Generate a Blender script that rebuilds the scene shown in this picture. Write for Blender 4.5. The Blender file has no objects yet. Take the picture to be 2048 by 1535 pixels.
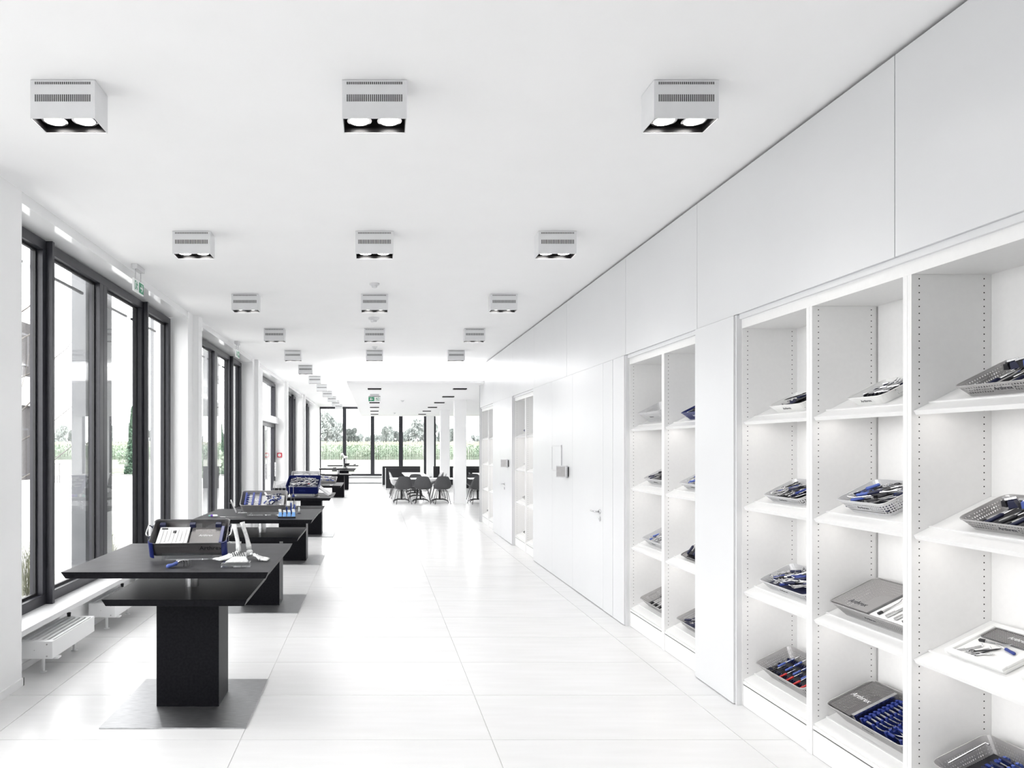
import bpy, math, random
from mathutils import Matrix, Vector
R = random.Random(7)
C = bpy.context.scene.collection
SC = bpy.context.scene
PI = math.pi
rad = math.radians
H = 1.75            # eye height
CEIL = 3.613

# ------------------------------------------------------------------ camera
cam = bpy.data.cameras.new('camera')
cam.sensor_width = 36.0
cam.lens = 36.0 * 1400 / 2048
cam.shift_x = (1024 - 749) / 2048
cam.shift_y = (892 - 767.5) / 2048
cam.clip_end = 1000
camo = bpy.data.objects.new('camera', cam)
camo.location = (0, 0, H)
camo.rotation_euler = (PI / 2, 0, 0)
C.objects.link(camo)
SC.camera = camo

# ------------------------------------------------------------------ world and exposure
W = bpy.data.worlds.new('overcast_sky')
SC.world = W
W.use_nodes = True
bg = W.node_tree.nodes['Background']
bg.inputs[0].default_value = (1.0, 0.982, 0.992, 1)
bg.inputs[1].default_value = 5.6
SC.view_settings.view_transform = 'Standard'
SC.view_settings.look = 'None'
SC.view_settings.gamma = 1.0
SC.view_settings.exposure = 0.5
SC.view_settings.use_curve_mapping = False
SC.cycles.use_denoising = True
SC.cycles.max_bounces = 10
SC.cycles.diffuse_bounces = 6
SC.cycles.glossy_bounces = 4
SC.cycles.transmission_bounces = 4
SC.cycles.transparent_max_bounces = 16
SC.cycles.caustics_reflective = False
SC.cycles.caustics_refractive = False
SC.cycles.sample_clamp_indirect = 4.0
LAMP_W = 3.2        # watts of each downlight head
SHELF_W = 0.62       # watts of each shelf strip
COVE_W = 34.0


def area_light(name, loc, rot, sx, sy, power, color=(1, 1, 1), portal=False, spread=PI):
    l = bpy.data.lights.new(name, 'AREA')
    l.shape = 'RECTANGLE'
    l.size = sx
    l.size_y = sy
    l.energy = power
    l.color = color
    l.spread = spread
    l.cycles.is_portal = portal
    o = bpy.data.objects.new(name, l)
    o.location = loc
    o.rotation_euler = rot
    C.objects.link(o)
    return o


# ------------------------------------------------------------------ materials
MAT = {}


def mat(name, col, rough=0.5, metal=0.0, spec=0.5, emit=None, estr=0.0, coat=0.0, alpha=None):
    if name in MAT:
        return MAT[name]
    m = bpy.data.materials.new(name)
    m.use_nodes = True
    b = m.node_tree.nodes['Principled BSDF']
    b.inputs['Base Color'].default_value = (*col, 1)
    b.inputs['Roughness'].default_value = rough
    b.inputs['Metallic'].default_value = metal
    b.inputs['Specular IOR Level'].default_value = spec
    b.inputs['Coat Weight'].default_value = coat
    if emit:
        b.inputs['Emission Color'].default_value = (*emit, 1)
        b.inputs['Emission Strength'].default_value = estr
    MAT[name] = m
    return m


def noise_mat(name, c1, c2, scale, rough=0.5, metal=0.0, detail=4, bump=0.0, stretch=(1, 1, 1), spec=0.5, r2=None, coords='Object', mid=(0.35, 0.65)):
    m = mat(name, c1, rough, metal, spec)
    nt = m.node_tree
    b = nt.nodes['Principled BSDF']
    tc = nt.nodes.new('ShaderNodeTexCoord')
    mp = nt.nodes.new('ShaderNodeMapping')
    mp.inputs['Scale'].default_value = stretch
    n = nt.nodes.new('ShaderNodeTexNoise')
    n.inputs['Scale'].default_value = scale
    n.inputs['Detail'].default_value = detail
    cr = nt.nodes.new('ShaderNodeValToRGB')
    cr.color_ramp.elements[0].color = (*c1, 1)
    cr.color_ramp.elements[0].position = mid[0]
    cr.color_ramp.elements[1].color = (*c2, 1)
    cr.color_ramp.elements[1].position = mid[1]
    L = nt.links.new
    L(tc.outputs[coords], mp.inputs[0])
    L(mp.outputs[0], n.inputs['Vector'])
    L(n.outputs['Fac'], cr.inputs[0])
    L(cr.outputs[0], b.inputs['Base Color'])
    if r2 is not None:
        mr = nt.nodes.new('ShaderNodeMapRange')
        mr.inputs['To Min'].default_value = rough
        mr.inputs['To Max'].default_value = r2
        L(n.outputs['Fac'], mr.inputs[0])
        L(mr.outputs[0], b.inputs['Roughness'])
    if bump:
        bp = nt.nodes.new('ShaderNodeBump')
        bp.inputs['Strength'].default_value = bump
        bp.inputs['Distance'].default_value = 0.01
        L(n.outputs['Fac'], bp.inputs['Height'])
        L(bp.outputs[0], b.inputs['Normal'])
    return m


def glass_mat(name, tint=(0.97, 0.985, 0.98), f0=0.04, gloss=(1, 1, 1)):
    m = bpy.data.materials.new(name)
    m.use_nodes = True
    nt = m.node_tree
    nt.nodes.clear()
    out = nt.nodes.new('ShaderNodeOutputMaterial')
    mx = nt.nodes.new('ShaderNodeMixShader')
    tr = nt.nodes.new('ShaderNodeBsdfTransparent')
    tr.inputs[0].default_value = (*tint, 1)
    gl = nt.nodes.new('ShaderNodeBsdfGlossy')
    gl.inputs['Roughness'].default_value = 0.0
    gl.inputs[0].default_value = (*gloss, 1)
    lw = nt.nodes.new('ShaderNodeLayerWeight')
    p = nt.nodes.new('ShaderNodeMath')
    p.operation = 'POWER'
    p.inputs[1].default_value = 5.0
    ma = nt.nodes.new('ShaderNodeMath')
    ma.operation = 'MULTIPLY_ADD'
    ma.inputs[1].default_value = 1 - f0
    ma.inputs[2].default_value = f0
    L = nt.links.new
    L(lw.outputs['Facing'], p.inputs[0])
    L(p.outputs[0], ma.inputs[0])
    L(ma.outputs[0], mx.inputs[0])
    L(tr.outputs[0], mx.inputs[1])
    L(gl.outputs[0], mx.inputs[2])
    L(mx.outputs[0], out.inputs[0])
    MAT[name] = m
    return m


def perf_mat(name, col, pitch=0.009, r=0.3, rough=0.35, metal=0.9):
    """sheet metal with punched holes laid out in the UV map (metres)"""
    m = mat(name, col, rough, metal)
    nt = m.node_tree
    b = nt.nodes['Principled BSDF']
    out = nt.nodes['Material Output']
    L = nt.links.new
    uv = nt.nodes.new('ShaderNodeUVMap')
    sc = nt.nodes.new('ShaderNodeVectorMath')
    sc.operation = 'SCALE'
    sc.inputs['Scale'].default_value = 1 / pitch
    fr = nt.nodes.new('ShaderNodeVectorMath')
    fr.operation = 'FRACTION'
    sb = nt.nodes.new('ShaderNodeVectorMath')
    sb.operation = 'SUBTRACT'
    sb.inputs[1].default_value = (0.5, 0.5, 0)
    ln = nt.nodes.new('ShaderNodeVectorMath')
    ln.operation = 'LENGTH'
    lt = nt.nodes.new('ShaderNodeMath')
    lt.operation = 'LESS_THAN'
    lt.inputs[1].default_value = r
    tr = nt.nodes.new('ShaderNodeBsdfTransparent')
    mx = nt.nodes.new('ShaderNodeMixShader')
    L(uv.outputs[0], sc.inputs[0])
    L(sc.outputs[0], fr.inputs[0])
    L(fr.outputs[0], sb.inputs[0])
    L(sb.outputs[0], ln.inputs[0])
    L(ln.outputs['Value'], lt.inputs[0])
    L(lt.outputs[0], mx.inputs[0])
    L(b.outputs[0], mx.inputs[1])
    L(tr.outputs[0], mx.inputs[2])
    L(mx.outputs[0], out.inputs[0])
    return m


M_CEIL = noise_mat('ceiling_paint', (0.915, 0.915, 0.917), (0.925, 0.925, 0.928), 3, 0.75)
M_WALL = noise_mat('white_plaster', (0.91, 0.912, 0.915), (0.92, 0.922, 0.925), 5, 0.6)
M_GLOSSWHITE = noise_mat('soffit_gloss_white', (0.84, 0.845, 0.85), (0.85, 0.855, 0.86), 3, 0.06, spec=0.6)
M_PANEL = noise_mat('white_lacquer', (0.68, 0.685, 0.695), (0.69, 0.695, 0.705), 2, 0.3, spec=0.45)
M_SHELFW = noise_mat('white_melamine', (0.785, 0.783, 0.78), (0.80, 0.798, 0.794), 40, 0.45)
M_TILE = noise_mat('porcelain_tile', (0.715, 0.715, 0.716), (0.745, 0.745, 0.748), 2.2, 0.2, detail=8, stretch=(0.7, 5, 1), spec=0.45, r2=0.3)
M_GROUT = noise_mat('tile_grout', (0.56, 0.56, 0.55), (0.62, 0.62, 0.61), 30, 0.9)
M_DARKGAP = mat('shadow_gap_black', (0.03, 0.03, 0.032), 0.8)
M_FRAME = noise_mat('anthracite_frame', (0.026, 0.026, 0.033), (0.031, 0.031, 0.038), 20, 0.38, spec=0.4)
M_GASKET = mat('black_gasket', (0.012, 0.012, 0.014), 0.5)
M_GLASS = glass_mat('window_glass', (0.975, 0.985, 0.98), 0.045)
M_ACRYL = glass_mat('clear_acrylic', (0.93, 0.94, 0.95), 0.09)
M_STEELBASE = noise_mat('brushed_steel', (0.42, 0.425, 0.435), (0.58, 0.585, 0.595), 14, 0.30, 1.0, detail=6, stretch=(1, 14, 1), r2=0.48)
M_BLACKWOOD = noise_mat('black_stained_panel', (0.005, 0.005, 0.007), (0.009, 0.009, 0.011), 60, 0.4, bump=0.05, spec=0.07)
M_SLATE = noise_mat('dark_stone_laminate', (0.010, 0.010, 0.012), (0.048, 0.048, 0.053), 9, 0.4, detail=10, bump=0.12, r2=0.55, spec=0.3)
M_LAMPGREY = noise_mat('lamp_grey_metal', (0.74, 0.745, 0.755), (0.76, 0.765, 0.775), 12, 0.4, 0.15)
M_LAMPBLACK = mat('lamp_inner_black', (0.012, 0.011, 0.012), 0.3)
M_BULB = mat('lamp_glow', (1, 1, 1), 0.5, emit=(1, 0.98, 0.95), estr=14)
M_REFL = mat('lamp_reflector', (0.85, 0.83, 0.83), 0.12, 1.0)
M_RADW = mat('radiator_white', (0.84, 0.845, 0.85), 0.35)
M_DARKMETAL = mat('black_metal', (0.02, 0.02, 0.022), 0.35, 0.3)
M_STEEL = noise_mat('steel', (0.55, 0.55, 0.56), (0.68, 0.68, 0.69), 30, 0.25, 1.0)
M_TRAYG = noise_mat('tray_grey', (0.45, 0.44, 0.44), (0.50, 0.49, 0.49), 20, 0.38, 0.55)
M_TRAYL = noise_mat('tray_light', (0.62, 0.62, 0.63), (0.67, 0.67, 0.68), 20, 0.4, 0.3)
M_TRAYW = mat('tray_white', (0.82, 0.82, 0.81), 0.4)
M_TRAYD = noise_mat('tray_dark', (0.16, 0.158, 0.16), (0.20, 0.198, 0.20), 20, 0.35, 0.6)
M_TRAYN = mat('tray_navy', (0.012, 0.02, 0.13), 0.3)
P_TRAYG = perf_mat('perforated_grey', (0.45, 0.44, 0.44), pitch=0.013, metal=0.55)
P_LID = perf_mat('perforated_lid', (0.45, 0.44, 0.44), pitch=0.0095, r=0.26, metal=0.55)
P_TRAYL = perf_mat('perforated_light', (0.64, 0.64, 0.65), pitch=0.014, metal=0.3)
P_TRAYW = perf_mat('perforated_white', (0.80, 0.80, 0.79), metal=0.0)
P_TRAYD = perf_mat('perforated_dark', (0.22, 0.21, 0.21), pitch=0.0085, r=0.3, metal=0.5)
P_TRAYN = perf_mat('perforated_navy', (0.015, 0.025, 0.15), metal=0.1)
M_BLUE = mat('blue_silicone', (0.016, 0.035, 0.22), 0.45)
M_LBLUE = mat('light_blue_grip', (0.08, 0.13, 0.44), 0.4)
M_SKYB = mat('sky_blue_block', (0.20, 0.42, 0.80), 0.35)
M_NAVY = mat('navy_plastic', (0.010, 0.013, 0.05), 0.4)
M_BLACK = mat('black_plastic', (0.012, 0.012, 0.016), 0.4)
M_RED = mat('red_grip', (0.55, 0.03, 0.03), 0.4)
M_PURPLE = mat('purple_plastic', (0.16, 0.05, 0.42), 0.4)
M_TEAL = mat('teal_plastic', (0.20, 0.42, 0.36), 0.4)
M_BONE = noise_mat('bone_white', (0.66, 0.67, 0.68), (0.86, 0.86, 0.85), 60, 0.25, bump=0.15)
M_INK = mat('printed_ink', (0.05, 0.05, 0.06), 0.5)
M_INKW = mat('printed_white', (0.85, 0.85, 0.86), 0.5)
M_INKB = mat('printed_blue', (0.02, 0.04, 0.2), 0.5)
M_PAPER = mat('white_insert', (0.84, 0.84, 0.83), 0.5)
M_GREEN = mat('sign_green', (0.045, 0.30, 0.16), 0.4)
M_SIGNW = mat('sign_white', (0.85, 0.87, 0.86), 0.4)
M_ALARM = mat('alarm_red', (0.45, 0.01, 0.03), 0.4)
M_CHAIR = noise_mat('charcoal_shell', (0.052, 0.052, 0.056), (0.06, 0.06, 0.064), 30, 0.45)
M_CHAIRL = noise_mat('light_grey_shell', (0.50, 0.50, 0.51), (0.53, 0.53, 0.54), 30, 0.45)
M_TABLEW = mat('white_tabletop', (0.88, 0.88, 0.88), 0.3)
M_FABRIC = noise_mat('black_upholstery', (0.014, 0.014, 0.016), (0.022, 0.022, 0.025), 200, 0.85)


# ------------------------------------------------------------------ mesh builder
class MB:
    def __init__(s):
        s.v = []
        s.f = []
        s.m = []
        s.uv = None

    def add(s, vs, fs, mi=0, M=None):
        o = len(s.v)
        if M is not None:
            vs = [M @ Vector(p) for p in vs]
        s.v += [tuple(p) for p in vs]
        s.f += [tuple(i + o for i in f) for f in fs]
        s.m += [mi] * len(fs)
        return s

    def box(s, x0, x1, y0, y1, z0, z1, mi=0, M=None):
        return s.add([(x0, y0, z0), (x1, y0, z0), (x1, y1, z0), (x0, y1, z0), (x0, y0, z1), (x1, y0, z1), (x1, y1, z1), (x0, y1, z1)],
                     [(0, 3, 2, 1), (4, 5, 6, 7), (0, 1, 5, 4), (1, 2, 6, 5), (2, 3, 7, 6), (3, 0, 4, 7)], mi, M)

    def frus(s, b, t, z0, z1, mi=0, M=None):
        """b,t = (x0,x1,y0,y1) at bottom and top"""
        return s.add([(b[0], b[2], z0), (b[1], b[2], z0), (b[1], b[3], z0), (b[0], b[3], z0), (t[0], t[2], z1), (t[1], t[2], z1), (t[1], t[3], z1), (t[0], t[3], z1)],
                     [(0, 3, 2, 1), (4, 5, 6, 7), (0, 1, 5, 4), (1, 2, 6, 5), (2, 3, 7, 6), (3, 0, 4, 7)], mi, M)

    def prism(s, poly, axis, a0, a1, mi=0, M=None):
        """poly 2D extruded along axis 'x','y','z'"""
        n = len(poly)

        def P(p, a):
            return {'x': (a, p[0], p[1]), 'y': (p[0], a, p[1]), 'z': (p[0], p[1], a)}[axis]
        vs = [P(p, a0) for p in poly] + [P(p, a1) for p in poly]
        fs = [tuple(range(n)), tuple(range(2 * n - 1, n - 1, -1))] + [(i, i + n, (i + 1) % n + n, (i + 1) % n) for i in range(n)]
        return s.add(vs, fs, mi, M)

    def tube(s, pts, rs, n=8, mi=0, cap=True, M=None):
        pts = [Vector(p) for p in pts]
        if not isinstance(rs, (list, tuple)):
            rs = [rs] * len(pts)
        vs = []
        up = None
        for i, p in enumerate(pts):
            d = (pts[min(i + 1, len(pts) - 1)] - pts[max(i - 1, 0)]).normalized()
            if up is None:
                a = Vector((0, 0, 1)) if abs(d.z) < 0.9 else Vector((1, 0, 0))
                up = d.cross(a).normalized()
            else:
                up = (up - d * up.dot(d)).normalized()
            w = d.cross(up)
            for k in range(n):
                t = 2 * PI * k / n
                vs.append(p + (up * math.cos(t) + w * math.sin(t)) * rs[i])
        fs = []
        for i in range(len(pts) - 1):
            for k in range(n):
                fs.append((i * n + k, i * n + (k + 1) % n, (i + 1) * n + (k + 1) % n, (i + 1) * n + k))
        if cap:
            fs.append(tuple(range(n - 1, -1, -1)))
            fs.append(tuple((len(pts) - 1) * n + k for k in range(n)))
        return s.add(vs, fs, mi, M)

    def ball(s, c, r, n=8, mi=0, sc=(1, 1, 1), M=None):
        vs = []
        m = n // 2
        for i in range(1, m):
            t = PI * i / m
            for k in range(n):
                p = 2 * PI * k / n
                vs.append((c[0] + r * sc[0] * math.sin(t) * math.cos(p), c[1] + r * sc[1] * math.sin(t) * math.sin(p), c[2] + r * sc[2] * math.cos(t)))
        vs.append((c[0], c[1], c[2] + r * sc[2]))
        vs.append((c[0], c[1], c[2] - r * sc[2]))
        T, B = len(vs) - 2, len(vs) - 1
        fs = []
        for i in range(m - 2):
            for k in range(n):
                fs.append((i * n + k, (i + 1) * n + k, (i + 1) * n + (k + 1) % n, i * n + (k + 1) % n))
        for k in range(n):
            fs.append((T, k, (k + 1) % n))
            fs.append((B, (m - 2) * n + (k + 1) % n, (m - 2) * n + k))
        return s.add(vs, fs, mi, M)

    def mesh(s, name, mats, smooth=False):
        me = bpy.data.meshes.new(name)
        me.from_pydata(s.v, [], s.f)
        for m in (mats if isinstance(mats, (list, tuple)) else [mats]):
            me.materials.append(m)
        if any(s.m):
            me.polygons.foreach_set('material_index', s.m)
        if smooth:
            me.polygons.foreach_set('use_smooth', [True] * len(me.polygons))
        me.update()
        return me

    def build(s, name, mats, parent=None, smooth=False, loc=None, bevel=0):
        me = s.mesh(name, mats, smooth)
        return link(name, me, parent, loc, bevel)


def link(name, me, parent=None, loc=None, bevel=0):
    o = bpy.data.objects.new(name, me)
    C.objects.link(o)
    if parent is not None:
        o.parent = parent
    if loc is not None:
        o.location = loc
    if bevel:
        b = o.modifiers.new('bevel', 'BEVEL')
        b.width = bevel
        b.segments = 2
        b.limit_method = 'ANGLE'
    return o


def tag(o, label, cat, group=None, kind=None):
    o['label'] = label
    o['category'] = cat
    if group:
        o['group'] = group
    if kind:
        o['kind'] = kind
    return o


def thing(name, label, cat, loc=(0, 0, 0), rot=(0, 0, 0), group=None):
    o = bpy.data.objects.new(name, None)
    o.empty_display_size = 0.1
    C.objects.link(o)
    o.location = loc
    o.rotation_euler = rot
    return tag(o, label, cat, group)


def struct(name, loc=(0, 0, 0)):
    o = bpy.data.objects.new(name, None)
    C.objects.link(o)
    o.location = loc
    o['kind'] = 'structure'
    return o


def sbuild(mb, name, mats, **k):
    o = mb.build(name, mats, **k)
    if o.parent is None:
        o['kind'] = 'structure'
    return o


def copy_tree(o, parent=None):
    c = o.copy()
    C.objects.link(c)
    c.parent = parent
    for ch in KIDS.get(o, list(o.children)):
        copy_tree(ch, c)
    return c


KIDS = {}


def text(s, size, m, parent, loc, rot, name='printed_text', extrude=0.0004, align='CENTER', shear=0.0):
    cu = bpy.data.curves.new(name, 'FONT')
    cu.body = s
    cu.size = size
    cu.extrude = extrude
    cu.align_x = align
    cu.align_y = 'CENTER'
    cu.shear = shear
    cu.resolution_u = 2
    cu.materials.append(m)
    o = bpy.data.objects.new(name, cu)
    C.objects.link(o)
    me = bpy.data.meshes.new_from_object(o)
    me.name = name
    bpy.data.objects.remove(o)
    bpy.data.curves.remove(cu)
    o = bpy.data.objects.new(name, me)
    C.objects.link(o)
    o.parent = parent
    o.location = loc
    o.rotation_euler = rot
    return o


# ================================================================== STRUCTURE
XL, XW = -2.58, -2.82         # inner plane of the left pillars, window frame plane
XR = 2.435                    # face of the right wall
YB, YE = -4.5, 33.0           # back and end of the hall
XFAR = 8.0
YWR = 16.4                    # where the right wall stops

# floor
fl = MB().box(-2.95, XFAR + 0.2, YB - 0.2, YE + 0.2, -0.2, -0.004)
floor = sbuild(fl, 'floor', M_GROUT)
GAP = 0.0016
tile_me = {}


def tile(x0, x1, y0, y1):
    w, d = round(x1 - x0, 3), round(y1 - y0, 3)
    if (w, d) not in tile_me:
        tile_me[(w, d)] = MB().frus((GAP, w - GAP, GAP, d - GAP), (GAP + 0.0006, w - GAP - 0.0006, GAP + 0.0006, d - GAP - 0.0006), -0.01, 0.0).mesh('floor_tile', M_TILE)
    o = link('floor_tile', tile_me[(w, d)], floor, (x0, y0, 0))


xs_a = [-2.76, -2.30, -0.80, 0.70, 2.20, 2.50]
xs_b = [-2.76, -2.30, -0.80, 0.70, 2.20, 3.70, 5.20, 6.70, XFAR]
ys = []
y = 4.176 - 0.749 * 11
while y < YE:
    ys.append(round(y, 3))
    y += 0.749
for y0 in ys:
    y1 = min(y0 + 0.749, YE)
    xs = xs_b if y0 > 15.8 else xs_a
    if y0 > 24:
        continue
    for a, b in zip(xs[:-1], xs[1:]):
        tile(a, b, y0, y1)
ylast = [v for v in ys if v > 24][0]
far = MB()
for y0 in [v for v in ys if v > 24]:
    for a, b in zip(xs_b[:-1], xs_b[1:]):
        far.frus((a + GAP, b - GAP, y0 + GAP, min(y0 + 0.749, YE) - GAP), (a + GAP, b - GAP, y0 + GAP, min(y0 + 0.749, YE) - GAP), -0.01, 0.0)
o = far.build('floor_tile', M_TILE, floor)
o['kind'] = 'stuff'

# ceiling
cb = MB().box(-2.95, XFAR + 0.2, YB - 0.2, YE + 0.2, CEIL, CEIL + 0.25)
ceiling = sbuild(cb, 'ceiling', M_CEIL)

# back wall and far right wall, end of cabinet wall
sbuild(MB().box(-3.0, XFAR + 0.2, YB - 0.2, YB, 0, CEIL), 'wall_back', M_WALL)
sbuild(MB().box(XFAR, XFAR + 0.2, YWR - 0.2, YE + 0.2, 0, CEIL), 'wall_right_far', M_WALL)
sbuild(MB().box(2.47, XFAR, YWR - 0.12, YWR, 0, CEIL), 'wall_cross', M_WALL)

# ---- left wall: pillars, lintel, spandrels
CENT = [-8.01 + 0.0, -2.91, 2.19, 7.29, 12.45, 17.55, 22.65, 27.75]
CENT = CENT[2:]
HALF = 2.39
wl = MB()
edges = [YB]
for c in CENT:
    edges += [c - HALF, c + HALF]
edges.append(YE)
# pillars between openings
pill = []
for i in range(0, len(edges), 2):
    a, b = edges[i], edges[i + 1]
    pill.append((a, b))
for (a, b) in pill:
    if b <= a:
        continue
    if abs(b - (7.29 - HALF)) < 0.01:
        wl.box(-3.05, XL, a, 5.12, 0, CEIL)
    elif b > 9:
        wl.box(-3.05, XL, a, b, 0, CEIL)
        if b < 30:
            wl.box(XL - 0.01, -2.50, b - 0.11, b + 0.09, 0, CEIL - 0.001)
    else:
        wl.box(-3.05, XL, a, b, 0, CEIL)
wall_left = sbuild(wl, 'wall_left', M_WALL)
for c in CENT:
    a, b = c - HALF, c + HALF
    a_ = 5.12 if abs(c - 7.29) < 0.01 else a
    ml = MB().box(-3.05, XL, a_, b, 3.53, CEIL)
    ml.build('lintel', M_GLOSSWHITE, wall_left)
    if abs(c - 17.55) > 0.1:
        MB().box(-3.05, -2.754, a, b, -0.01, 0.352).build('spandrel', M_WALL, wall_left)
        MB().box(-2.90, XL, a_, b, 0.352, 0.397).build('sill_board', M_PANEL, wall_left, bevel=0.003)
bb = MB()
bb.box(XL - 0.01, XL + 0.012, 4.58, 5.132, 0, 0.058)
bb.box(XL - 0.2, XL + 0.012, 5.12, 5.132, 0, 0.058)
sbuild(bb, 'baseboard_left', M_WALL)
sbuild(MB().box(-2.754, -2.742, 5.12, 14.9, 0, 0.05), 'baseboard_under_windows', M_WALL)


def window(name, c, door=False):
    """a glazed bay in the left wall: frame, fins, sashes and panes"""
    w = struct(name)
    a, b = c - HALF, c + HALF
    zb, zt = 0.397, 3.512
    x0, x1 = -2.93, XW      # frame depth
    if not door:
        ms = [c - HALF, c - 1.26, c, c + 1.26, c + HALF]
        fr = MB()
        fr.box(x0, x1, a, b, zt - 0.085, zt)
        fr.box(x0, x1, a, b, zb, zb + 0.085)
        fr.box(x0, x1, a, a + 0.1, zb + 0.085, zt - 0.085)
        fr.box(x0, x1, b - 0.1, b, zb + 0.085, zt - 0.085)
        fr.build('window_frame', M_FRAME, w, bevel=0.003)
        for k, m in enumerate(ms[1:-1]):
            if k == 1:
                for (p, q) in ((m - 0.098, m - 0.002), (m + 0.002, m + 0.098)):
                    MB().box(x0, x1, p, q, zb + 0.085, zt - 0.085).build('mullion', M_FRAME, w, bevel=0.002)
            else:
                MB().box(x0, x1, m - 0.08, m + 0.08, zb + 0.085, zt - 0.085).build('mullion', M_FRAME, w, bevel=0.002)
                MB().box(x1 + 0.0005, x1 + 0.056, m - 0.022, m + 0.022, zb - 0.0, zt - 0.002).build('fin', M_FRAME, w, bevel=0.002)
        lims = [(a + 0.1, ms[1] - 0.08), (ms[1] + 0.08, c - 0.098), (c + 0.098, ms[3] - 0.08), (ms[3] + 0.08, b - 0.1)]
        for (p, q) in lims:
            g = MB()
            z0, z1 = zb + 0.085, zt - 0.085
            t = 0.022
            g.box(-2.895, -2.872, p, p + t, z0, z1)
            g.box(-2.895, -2.872, q - t, q, z0, z1)
            g.box(-2.895, -2.872, p + t, q - t, z0, z0 + t)
            g.box(-2.895, -2.872, p + t, q - t, z1 - t, z1)
            g.build('glazing_bead', M_GASKET, w)
            MB().box(-2.889, -2.881, p + t, q - t, z0 + t, z1 - t).build('pane', M_GLASS, w)
            # rolled up outside blind with its bottom rail
            MB().box(-3.01, -2.99, p, q, z1 - 0.12, z1 - 0.095).build('blind_rail', M_FRAME, w)
    else:
        a2 = a + 1.0
        MB().box(-3.05, XL, a, a2, 0, 3.53).build('door_surround', M_WALL, w)
        fr = MB()
        fr.box(x0, x1, a2, b, zt - 0.085, zt)
        fr.box(x0, x1, a2, a2 + 0.09, 0, zt - 0.085)
        fr.box(x0, x1, b - 0.12, b, 0, zt - 0.085)
        fr.build('window_frame', M_FRAME, w, bevel=0.003)
        MB().box(x0, x1 + 0.10, a2 + 0.02, b, 2.38, 2.56).build('door_operator', M_TRAYL, w, bevel=0.004)
        MB().box(x1 + 0.1, x1 + 0.104, a2 + 0.5, a2 + 0.62, 2.385, 2.48).build('operator_sensor', M_BLACK, w)
        MB().box(-2.889, -2.881, a2 + 0.09, b - 0.12, 2.56, zt - 0.085).build('pane', M_GLASS, w)
        n = 2
        span = (b - 0.12 - a2 - 0.09) / n
        for k in range(n):
            p = a2 + 0.09 + k * span
            q = p + span
            d = MB()
            d.box(x0 + 0.01, x1 - 0.01, p + 0.004, p + 0.09, 0.01, 2.375)
            d.box(x0 + 0.01, x1 - 0.01, q - 0.09, q - 0.004, 0.01, 2.375)
            d.box(x0 + 0.01, x1 - 0.01, p + 0.09, q - 0.09, 0.01, 0.12)
            d.box(x0 + 0.01, x1 - 0.01, p + 0.09, q - 0.09, 2.28, 2.375)
            dl = d.build('door_leaf', M_FRAME, w)
            MB().box(-2.889, -2.881, p + 0.09, q - 0.09, 0.12, 2.28).build('door_pane', M_GLASS, dl)
            MB().box(x1, x1 + 0.05, q - 0.075, q - 0.045, 0.9, 1.3).build('door_handle', M_STEEL, dl)
    # daylight portal
    area_light('daylight_portal', (-2.98, c, 1.95), (0, -PI / 2, 0), 3.1, 2 * HALF - 0.1, 1.0, portal=True)
    return w


for i, c in enumerate(CENT):
    window('window_%d' % (i + 1), c, door=(i == 3))

# ---- end wall windows
we = struct('window_7')
ZS = 0.36
EM = [-2.60, -1.265 - 0.06, 0.0 + 0.01, 1.26, 2.44]
XCOL = [(2.44, 2.80)]
fr = MB()
segs = [(-2.616, 2.44), (2.80, XFAR)]
sp = MB()
sp.box(-3.05, XFAR + 0.2, YE, YE + 0.25, -0.01, ZS - 0.04)
wall_end = sbuild(sp, 'wall_end', M_WALL)
MB().box(-3.05, -2.616, YE - 0.0, YE + 0.25, ZS - 0.04, CEIL).build('wall_pier', M_WALL, wall_end)
MB().box(2.44, 2.80, YE - 0.10, YE + 0.2, ZS - 0.04, CEIL).build('wall_pier', M_WALL, wall_end)
MB().box(-2.60, XFAR, YE - 0.12, YE + 0.1, ZS - 0.04, ZS).build('sill_board', M_PANEL, wall_end)
MB().box(-2.58, XFAR, YE - 0.3, YE - 0.16, 0.06, 0.24).build('convector_casing', M_RADW, wall_end)
for (a, b) in segs:
    f = MB()
    f.box(a, b, YE + 0.02, YE + 0.12, CEIL - 0.10, CEIL)
    f.box(a, b, YE + 0.02, YE + 0.12, ZS, ZS + 0.09)
    f.build('window_frame', M_FRAME, we)
mull = [(-2.616, -2.53), (-1.50, -1.33), (-0.18, 0.0), (1.15, 1.34), (2.33, 2.44), (2.80, 2.89), (4.1, 4.28), (5.35, 5.53), (6.6, 6.78), (XFAR - 0.09, XFAR)]
for (a, b) in mull:
    MB().box(a, b, YE + 0.0, YE + 0.12, ZS + 0.09, CEIL - 0.10).build('mullion', M_FRAME, we)
for (m0, m1) in zip(mull[:-1], mull[1:]):
    if m0[1] == 2.44:
        continue
    MB().box(m0[1], m1[0], YE + 0.06, YE + 0.068, ZS + 0.09, CEIL - 0.10).build('pane', M_GLASS, we)
area_light('daylight_portal', (2.69, YE + 0.3, 1.99), (-PI / 2, 0, 0), 10.6, 3.2, 1.0, portal=True)

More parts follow.
